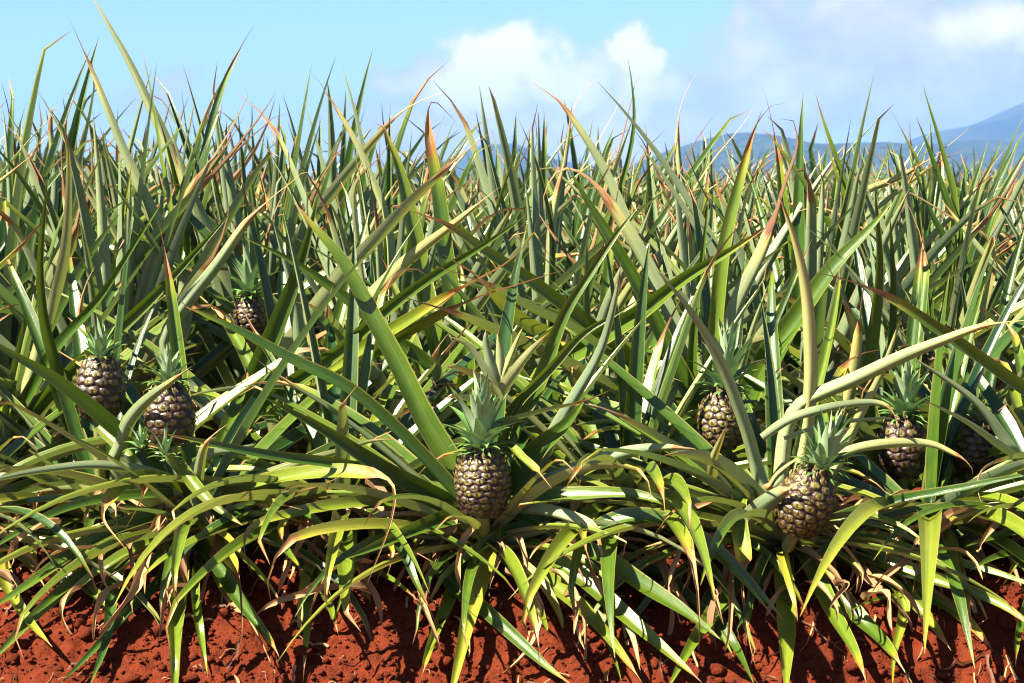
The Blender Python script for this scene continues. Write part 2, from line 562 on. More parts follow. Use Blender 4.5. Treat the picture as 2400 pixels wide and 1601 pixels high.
def leaf_arrays(P, Wd, N, wid, channel, ma, yel, drys, rnd, tone, pale):
    """strip of ma+1 verts across; returns verts, faces, dat, rnd"""
    n = len(P)
    us = np.linspace(-1, 1, ma + 1)
    d = np.linalg.norm(np.diff(P, axis=0), axis=1)
    s = np.concatenate([[0], np.cumsum(d)]); s /= s[-1] + 1e-9
    V = P[:, None, :] + us[None, :, None] * Wd[:, None, :] * (wid / 2)[:, None, None] * np.cos(channel * 0.9)[:, None, None] \
        + (np.abs(us) ** 1.5)[None, :, None] * N[:, None, :] * (wid / 2 * np.sin(channel))[:, None, None]
    V = V.reshape(-1, 3)
    m1 = ma + 1
    i = np.arange(ma)[None, :] + m1 * np.arange(n - 1)[:, None]
    # winding so that the upper face (N) is the front
    F = np.stack([i, i + m1, i + m1 + 1, i + 1], -1).reshape(-1, 4)
    dat = np.zeros((n, m1, 4)); dat[:, :, 0] = s[:, None]; dat[:, :, 1] = (us * .5 + .5)[None, :]
    dat[:, :, 2] = yel; dat[:, :, 3] = drys
    rr = np.zeros((n, m1, 4)); rr[:, :, 0] = rnd; rr[:, :, 1] = tone; rr[:, :, 2] = pale; rr[:, :, 3] = 1
    return V, F, dat.reshape(-1, 4), rr.reshape(-1, 4)


def taper(s, drys, blunt=0.8):
    w = np.clip(1 - s ** (2.5 if drys < .97 else 2.1), 0, 1) ** (blunt + .2)
    w *= 0.80 + 0.20 * np.clip(s / 0.12, 0, 1)
    k = np.clip((s - drys) / 0.06, 0, 1)
    w *= 1 - 0.5 * k
    return w + 0.012


def pool_leaf(r, e0, droop, L, w, yel, dry, n=14, ma=4, kink=True):
    """leaf axis in its own frame: grows from the origin towards +x, up = z"""
    s = np.linspace(0, 1, n)
    ang = e0 - droop * s ** 1.6
    drys = 1.0 - dry
    side = r.uniform(-.25, .25) * s ** 2
    if kink and dry > 0.02:
        k = np.clip((s - drys) / max(dry, .05), 0, 1)
        ang = ang - k * r.choice([-0.3, 0.2, 0.5, 0.9, 1.5])
        side = side + k * r.uniform(-1.0, 1.0)
    st = L / (n - 1)
    dx = np.cos(ang) * np.cos(side) * st; dy = np.sin(side) * st * np.abs(np.cos(ang) * .5 + .5); dz = np.sin(ang) * st
    P = np.stack([np.cumsum(dx), np.cumsum(dy), np.cumsum(dz)], 1)
    P -= P[0]
    P += np.array([0.012, 0, 0.0])
    tw = r.uniform(-.5, .5) * s + r.uniform(-.15, .15)
    T, Wd, N = frame_from(P, 0.0, tw)
    ch = r.uniform(.5, .85) - 0.15 * s + 0.7 * np.clip((s - drys) / .08, 0, 1) * (dry > .02)
    return leaf_arrays(P, Wd, N, 1.28 * w * taper(s, drys), ch, ma, yel, drys, r.random(), r.random() ** 1.3, 0.0)


POOL_SPEC = {  # class: (e0 range, droop range, length range, width range, yellow range)
    'core': ((62, 87), (0, 14), (.52, .78), (.040, .054), (.0, .38)),
    'mid': ((40, 70), (2, 24), (.64, .88), (.044, .060), (.0, .50)),
    'outer': ((20, 48), (15, 60), (.65, .88), (.044, .060), (.1, .65)),
    'hang': ((0, 26), (34, 66), (.58, .88), (.044, .058), (.25, .9)),
    'skirt': ((2, 30), (40, 95), (.50, .78), (.040, .056), (.2, .9)),
}


def spec_leaf(r, k, n=14, ma=4):
    e, d, l, w, y = POOL_SPEC[k]
    u = r.random()
    if k in ('core', 'mid', 'hang'):
        dry = 0.0 if u < .42 else r.uniform(.03, .11) if u < .85 else r.uniform(.12, .30)
    else:
        dry = 0.0 if u < .15 else r.uniform(.05, .2) if u < .65 else r.uniform(.2, .45)
    return pool_leaf(r, math.radians(r.uniform(*e)), math.radians(r.uniform(*d)), r.uniform(*l), r.uniform(*w), r.uniform(*y), dry, n, ma)


POOL = {}
AXES_TMP = {}
pr = random.Random(77)
for k in POOL_SPEC:
    POOL[k] = []
    for q in range(22):
        V, F, D, R = spec_leaf(pr, k)
        POOL[k].append(mesh_np('leaf', V, F, M_LEAF, True, D, R))
        AXES_TMP[POOL[k][-1].name] = V.reshape(14, 5, 3)[:, 2]


def stem_mesh(r0, r1, h, seg=10, rings=4):
    v, f = [], []
    for j in range(rings):
        t = j / (rings - 1)
        rr = r0 + (r1 - r0) * t
        for k in range(seg):
            a = 2 * math.pi * k / seg
            v.append((rr * math.cos(a), rr * math.sin(a), h * t))
    for j in range(rings - 1):
        for k in range(seg):
            f.append((j * seg + k, j * seg + (k + 1) % seg, (j + 1) * seg + (k + 1) % seg, (j + 1) * seg + k))
    f.append(tuple((rings - 1) * seg + k for k in range(seg)))
    return mesh_np('stem', v, f, M_STEM)


STEM = stem_mesh(.042, .012, .10)


def tube_mesh(name, pts, r0, r1, mat, seg=8):
    P = np.array(pts, float)
    n = len(P)
    T = np.gradient(P, axis=0); T /= np.linalg.norm(T, axis=1)[:, None]
    A = np.cross(T, np.array([0, 1.0, 0.02])); A /= np.linalg.norm(A, axis=1)[:, None]
    B = np.cross(T, A)
    v, f = [], []
    for j in range(n):
        rr = r0 + (r1 - r0) * j / (n - 1)
        for k in range(seg):
            a = 2 * math.pi * k / seg
            v.append(P[j] + rr * (A[j] * math.cos(a) + B[j] * math.sin(a)))
    for j in range(n - 1):
        for k in range(seg):
            f.append((j * seg + k, j * seg + (k + 1) % seg, (j + 1) * seg + (k + 1) % seg, (j + 1) * seg + k))
    return mesh_np(name, v, f, mat)


def new_plant(x, y, label, group):
    o = bpy.data.objects.new('pineapple_plant', None)
    COL.objects.link(o)
    o.location = (x, y, (bank_z(x, y) if y < 5.9 else BED - .03) + 0.01)
    o.empty_display_size = 0.1
    tag(o, label, 'pineapple plant', group)
    s = link('stem', STEM, o, (0, 0, -.03))
    return o


AXES = AXES_TMP
KEEP = []        # (px, py, radius, y) of the fruits, kept free of filler leaves


def hides_fruit(me, o, az, sc):
    if not KEEP or o.location.y > 6.4:
        return False
    P = AXES[me.name]
    ca, sa = math.cos(az), math.sin(az)
    for k in range(2, len(P)):
        x = (P[k, 0] * ca - P[k, 1] * sa) * sc + o.location.x
        y = (P[k, 0] * sa + P[k, 1] * ca) * sc + o.location.y
        z = P[k, 2] * sc + o.location.z + .06
        f = FPX / y
        u, v = W0 / 2 + x * f, HORIZON + (CAM_Z - z) * f
        for (fx, fy, fr, fy3) in KEEP:
            if y < fy3 and (u - fx) ** 2 + (v - fy) ** 2 < fr * fr:
                return True
    return False


def grow(o, r, counts, az0=None, spread=None, scale=1.0, wide=.86):
    """procedural rosette leaves as parts"""
    a = r.uniform(0, 6.28)
    for k, n in counts.items():
        q = 0
        tries = 0
        while q < n and tries < n * 4:
            tries += 1
            a += 2.39996 + r.uniform(-.25, .25)
            az = a
            if az0 is not None:
                az = az0 + ((a % 6.28318) / 6.28318 - .5) * spread
            me = r.choice(POOL[k])
            if hides_fruit(me, o, az, scale):
                continue
            q += 1
            lf = link('leaf', me, o)
            hz = {'core': .10, 'mid': .075, 'outer': .045, 'skirt': .02, 'hang': .03}[k]
            lf.location = (0.012 * math.cos(az), 0.012 * math.sin(az), hz)
            lf.rotation_euler = (r.uniform(-.12, .12), r.uniform(-.10, .10), az)
            sc = scale * r.uniform(.88, 1.08)
            lf.scale = (sc, sc * wide, sc)


# ------------------------------------------------------------------ fruit
def fruit_mesh(seed, ripe, rows, per):
    """barrel of spirally set eyes, radius 1 x height 1 unit scaled in metres later; base at z = 0"""
    r = random.Random(seed)
    H, R = 0.158, 0.061
    nu, nv = 156, 100
    v, dat = [], []
    def prof(t):
        b = math.sin(math.pi * (0.10 + 0.82 * t)) ** 0.52
        return R * b * (1.04 - 0.12 * t)
    jit = {}
    for j in range(nv + 1):
        t = j / nv
        rr = prof(t) if 0 < j < nv else prof(t) * .55
        for k in range(nu):
            a = k / nu
            best = 9
            eid = None
            row = t * rows
            for ri in (math.floor(row) - 1, math.floor(row), math.floor(row) + 1, math.floor(row) + 2):
                off = (ri % 2) * 0.5 + ri * 0.115
                x = a * per - off
                ci = round(x)
                key = (ri, ci % per)
                if key not in jit:
                    jit[key] = (r.uniform(-.13, .13), r.uniform(-.12, .12), r.random(), r.uniform(.7, 1.3))
                jx, jy, jr, js = jit[key]
                dx = (x - ci - jx) * 1.05
                dy = (row - ri - jy) * 0.98
                dd = max(abs(dx) * 1.0 + abs(dy) * 0.58, abs(dy) * 1.05 + abs(dx) * .25) * 1.55
                dd = 0.5 * dd + 0.5 * math.hypot(dx, dy) * 1.62
                if dd < best:
                    best, eid = dd, key
            d = min(best, 1.0)
            bump = 0.0052 * (1 - d ** 3.2) - 0.0020 * math.exp(-(d / .22) ** 2)
            q = rr + bump * (0.5 + 0.5 * math.sin(math.pi * t))
            q *= 1 + .035 * mnoise.noise((math.cos(2 * math.pi * a) * 1.3 + seed * 7, math.sin(2 * math.pi * a) * 1.3, t * 2.5)) + .012 * (jit[eid][3] - 1)
            v.append((q * math.cos(2 * math.pi * a), q * math.sin(2 * math.pi * a), H * t + bump * .35 * (t - .5)))
            dat.append((d, t, jit[eid][2] * .8 + ripe, 0.0))
    f = []
    for j in range(nv):
        for k in range(nu):
            f.append((j * nu + k, j * nu + (k + 1) % nu, (j + 1) * nu + (k + 1) % nu, (j + 1) * nu + k))
    f.append(tuple(nv * nu + k for k in range(nu)))
    f.append(tuple(nu - 1 - k for k in range(nu)))
    # a papery pointed bract under each eye
    for ri in range(0, int(rows) + 1):
        t = (ri - 0.30) / rows
        if t < 0.03 or t > 0.97:
            continue
        off = (ri % 2) * 0.5 + ri * 0.115
        for c in range(per):
            jx, jy, jr, js = jit.get((ri, c), (0, 0, .5, 1))
            a = 2 * math.pi * (c + off + jx) / per
            q = prof(t) + 0.0035
            ln = (.006 + .09 / rows) * js
            wd = .040 / rows
            ca, sa = math.cos(a), math.sin(a)
            b = len(v)
            tip = prof(min(1, t + ln / H)) + 0.0125
            lean = r.uniform(-.003, .003)
            v += [((q) * ca - wd * sa, (q) * sa + wd * ca, H * t), ((q) * ca + wd * sa, (q) * sa - wd * ca, H * t),
                  ((q + .0045) * ca, (q + .0045) * sa, H * t + ln * .45), (tip * ca - lean * sa, tip * sa + lean * ca, H * t + ln)]
            dat += [(0.6, t, jr, .2), (0.6, t, jr, .2), (0.5, t, jr, .55), (0.5, t, jr, 1)]
            f += [(b, b + 1, b + 2), (b, b + 2, b + 3), (b + 1, b + 3, b + 2)]
    me = mesh_np('fruit', v, f, M_RIND, True, dat)
    return me


def crown_leaf_mesh(r, L, w, e0, droop):
    n = 9
    s = np.linspace(0, 1, n)
    ang = e0 - droop * s ** 1.4
    st = L / (n - 1)
    P = np.stack([np.cumsum(np.cos(ang) * st), r.uniform(-.1, .1) * L * s ** 2, np.cumsum(np.sin(ang) * st)], 1)
    P -= P[0]
    T, Wd, N = frame_from(P, 0.0, r.uniform(-.2, .2) * s)
    wid = w * (np.clip(1 - s, 0, 1) ** .85 * (0.75 + .25 * np.clip(s / .2, 0, 1)) + .01)
    V, F, D, R = leaf_arrays(P, Wd, N, wid, 0.55 + 0 * s, 2, .3, 1.0, r.random(), .3, 0)
    return mesh_np('crown_leaf', V, F, M_CROWN, True, D, R)


cr = random.Random(5)
CROWN = [[crown_leaf_mesh(cr, 1.0, .31, math.radians(e + cr.uniform(-6, 6)), math.radians(d + cr.uniform(-10, 10))) for _ in range(4)]
         for e, d in ((86, 8), (72, 22), (56, 40), (36, 55), (14, 30))]
FRUIT = [fruit_mesh(1, 0.22, 11.0, 14), fruit_mesh(2, 0.72, 9.0, 12), fruit_mesh(3, -0.25, 8.0, 11)]


def add_crown(parent, r, base, size, n, name='crown_leaf', tall=1.0):
    for q in range(n):
        t = q / (n - 1)                     # 0 inner, 1 outermost
        cls = min(4, int(t * 5))
        lf = link(name, r.choice(CROWN[cls]), parent)
        az = q * 2.39996 + r.uniform(-.2, .2)
        L = 1.22 * size * (1.0 - 0.62 * t ** 1.3) * r.uniform(.85, 1.12) * (tall if t < .45 else 1)
        lf.scale = (L, L * (1 + .9 * t), L)
        rad = size * (.05 + .16 * t)
        lf.location = (base[0] + rad * math.cos(az), base[1] + rad * math.sin(az), base[2] + size * .34 * (1 - t) - .004)
        lf.rotation_euler = (0, 0, az)


def add_fruit(plant, px, py, y, wpx, r, variant=0, tilt=(0, 0), crown=.085, ncrown=44, label=None, tall=1.0, hs=1.0):
    """fruit whose middle shows at (px, py); grows on a stalk from the plant"""
    k = wpx / FPX * y / 0.136            # scale: mesh is about 0.136 wide
    c = at(px, py, y) - plant.location
    fo = link('fruit', FRUIT[variant], plant)
    if label:
        fo['label'] = label
    fo.rotation_mode = 'ZYX'
    fo.rotation_euler = Euler((tilt[1], tilt[0], r.uniform(0, 6.28)), 'ZYX')
    fo.scale = (k, k, k * hs)
    up = fo.rotation_euler.to_matrix() @ Vector((0, 0, 1))
    fo.location = c - up * (0.075 * k * hs)
    add_crown(fo, r, (0, 0, .146), crown, ncrown, tall=tall)
    b = fo.location
    pts = [Vector((0, 0, .08)), Vector((b.x * .3, b.y * .3, .08 + (b.z - .08) * .5)), b - up * .03 * k, b + up * .012 * k]
    link('stalk', tube_mesh('stalk', [tuple(p) for p in pts],   .012, .015, M_STEM), plant)
    return fo

# ------------------------------------------------------------------ plants in the rows
def zx(px, y):
    return ray(px, 600).x * y


PL = {}          # name -> (object, root position)
ROW = {'A': [], 'B': [], 'C': [], 'D': [], 'E': []}


def plant_at(key, row, px, y, label, group=None):
    o = new_plant(zx(px, y), y, label, group)
    PL[key] = o
    ROW[row].append(o)
    return o


G_FRONT = 'pineapple plants along the front of the field'
G_BACK = 'pineapple plants in the rows behind'
plant_at('L', 'A', -170, 4.52, 'pineapple plant cut by the left frame edge, only its leaves showing', G_FRONT)
plant_at('0', 'A', 228, 4.78, 'pineapple plant at left with a dark shaded fruit on a bare stalk', G_FRONT)
plant_at('1', 'A', 448, 4.52, 'pineapple plant whose sunlit purple fruit is crossed by a red-tipped pale leaf', G_FRONT)
plant_at('2', 'A', 1135, 4.46, 'pineapple plant in the middle with a fruit low between arching leaves over bare soil', G_FRONT)
plant_at('3', 'A', 1835, 4.46, 'pineapple plant with a tilted plump fruit and an orange dead leaf beside it', G_FRONT)
plant_at('R', 'A', 2490, 4.50, 'pineapple plant cut by the right frame edge, long leaves reaching in', G_FRONT)
plant_at('a0', 'A', 800, 4.64, 'leafy pineapple plant filling the shaded gap between the left and middle fruits', G_FRONT)
plant_at('a1', 'A', 1475, 4.64, 'leafy pineapple plant filling the dark gap right of the middle fruit', G_FRONT)
plant_at('a2', 'A', 2180, 4.66, 'leafy pineapple plant low below the dark fruits at right', G_FRONT)
plant_at('b0', 'B', -10, 5.02, 'pineapple plant at the left frame edge with a small fruit almost hidden', G_FRONT)
plant_at('b1', 'B', 690, 5.05, 'pineapple plant with a small shaded fruit under a long yellow tan-ended leaf', G_FRONT)
plant_at('b2', 'B', 1040, 5.15, 'pineapple plant behind the middle fruit, its glossy wide leaves rising upright', G_FRONT)
plant_at('b3', 'B', 1385, 5.08, 'pineapple plant with a dark fruit hidden in shadow behind crossing leaves', G_FRONT)
plant_at('b4', 'B', 1695, 4.98, 'pineapple plant with a yellowish fruit and tall silvery crown', G_FRONT)
plant_at('b5', 'B', 2110, 5.00, 'pineapple plant with a dark purple fruit and spiky crown under a pale arching leaf', G_FRONT)
plant_at('b6', 'B', 2300, 5.12, 'pineapple plant with a dark fruit low by the right frame edge', G_FRONT)
plant_at('c0', 'C', 600, 6.0, 'pineapple plant further back with a dark fruit half behind a broad leaf', G_BACK)
plant_at('c1', 'C', 1650, 5.75, 'pineapple plant further back with a dark fruit behind an upright green leaf', G_BACK)
plant_at('c2', 'C', 2190, 5.70, 'pineapple plant further back with a speckled fruit just showing above a dark crown', G_BACK)

COMMON = 'pineapple plant without visible fruit among the crowded rows behind the front plants'
rr = random.Random(31)
for row, y, step in (('C', 5.72, 330), ('D', 6.4, 300), ('E', 7.05, 275)):
    x = -330 + rr.uniform(0, 150)
    while x < 2800:
        if all(abs(o.location.x - zx(x, y)) > .27 for o in ROW[row]):
            plant_at(row + str(int(x)), row, x, y + rr.uniform(-.12, .12), COMMON, 'pineapple plants crowded in the rows behind')
        x += step * rr.uniform(.75, 1.25)

FRUITS = [  # plant, px, py, y, width px, kind, tilt, crown size, crown leaves, tall, squash
    ('0', 235, 912, 4.72, 128, 2, (.04, .05), .075, 40, 1.0, 1.0),
    ('1', 398, 975, 4.42, 128, 2, (-.03, -.05), .076, 85, 1.0, 1.0),
    ('2', 1130, 1135, 4.36, 142, 0, (-.02, -.03), .092, 95, 1.35, 1.0),
    ('3', 1888, 1178, 4.30, 146, 1, (.36, .05), .084, 85, 1.25, 1.0),
    ('b4', 1692, 985, 4.66, 124, 1, (.05, -.02), .100, 85, 1.3, 1.0),
    ('b5', 2118, 1050, 4.80, 128, 2, (.03, 0), .090, 85, 1.2, 1.0),
    ('b6', 2282, 1048, 4.80, 112, 2, (.1, 0), .06, 36, 1.0, 1.0),
    ('b1', 672, 1055, 4.95, 100, 2, (.12, 0), .10, 44, 1.1, 1.0),
    ('b3', 1368, 965, 5.0, 80, 2, (0, 0), .05, 30, 1.0, 1.0),
    ('b0', 12, 1085, 4.92, 90, 1, (0, 0), .06, 30, 1.0, 1.0),
    ('c0', 588, 742, 5.55, 84, 2, (-.05, 0), .12, 40, 1.2, 1.0),
    ('c1', 1652, 800, 5.65, 70, 2, (0, 0), .10, 40, 1.2, 1.0),
    ('c2', 2190, 868, 5.6, 74, 0, (0, 0), .09, 40, 1.2, 1.0),
]
for f in FRUITS:
    if f[0] in ('0', '1', '2', '3', 'b4', 'b5'):
        KEEP.append((f[1], f[2], f[4] * .62, f[3]))
        KEEP.append((f[1], f[2] - f[4] * 1.0, f[4] * .5, f[3]))
    elif f[0] in ('c0', 'b6', 'b1'):
        KEEP.append((f[1], f[2], f[4] * .5, f[3]))

# filler leaves: the sides of each plant that the traced leaves leave open
fr = random.Random(8)
for k, o in PL.items():
    if k in ('L', '0', '1', '2', '3', 'R'):
        grow(o, fr, {'core': 1, 'mid': 3, 'outer': 8}, math.pi / 2, math.radians(170), .9)
        grow(o, fr, {'skirt': 16, 'outer': 8}, math.pi / 2, math.radians(285), .78)
        grow(o, fr, {'skirt': 5, 'outer': 4}, -math.pi / 2, math.radians(110), .55)
        grow(o, fr, {'hang': 4}, -math.pi / 2, math.radians(165), .92)
    elif k.startswith('a'):
        grow(o, fr, {'skirt': 22, 'outer': 14}, None, None, .80)
        grow(o, fr, {'hang': 12}, -math.pi / 2, math.radians(150), 1.02)
        grow(o, fr, {'mid': 7, 'core': 3}, math.pi / 2, math.radians(170), .9)
    elif k.startswith('b'):
        grow(o, fr, {'core': 3, 'mid': 4, 'outer': 6}, math.pi / 2, math.radians(180), .95)
        grow(o, fr, {'outer': 7, 'skirt': 8}, -math.pi / 2, math.radians(180), .78)
    else:
        grow(o, fr, {'core': 13, 'mid': 17, 'outer': 9, 'skirt': 3}, None, None, (1.42 - .24 * (o.location.x / o.location.y / .49 + .5)) * fr.uniform(.86, 1.10), .62)

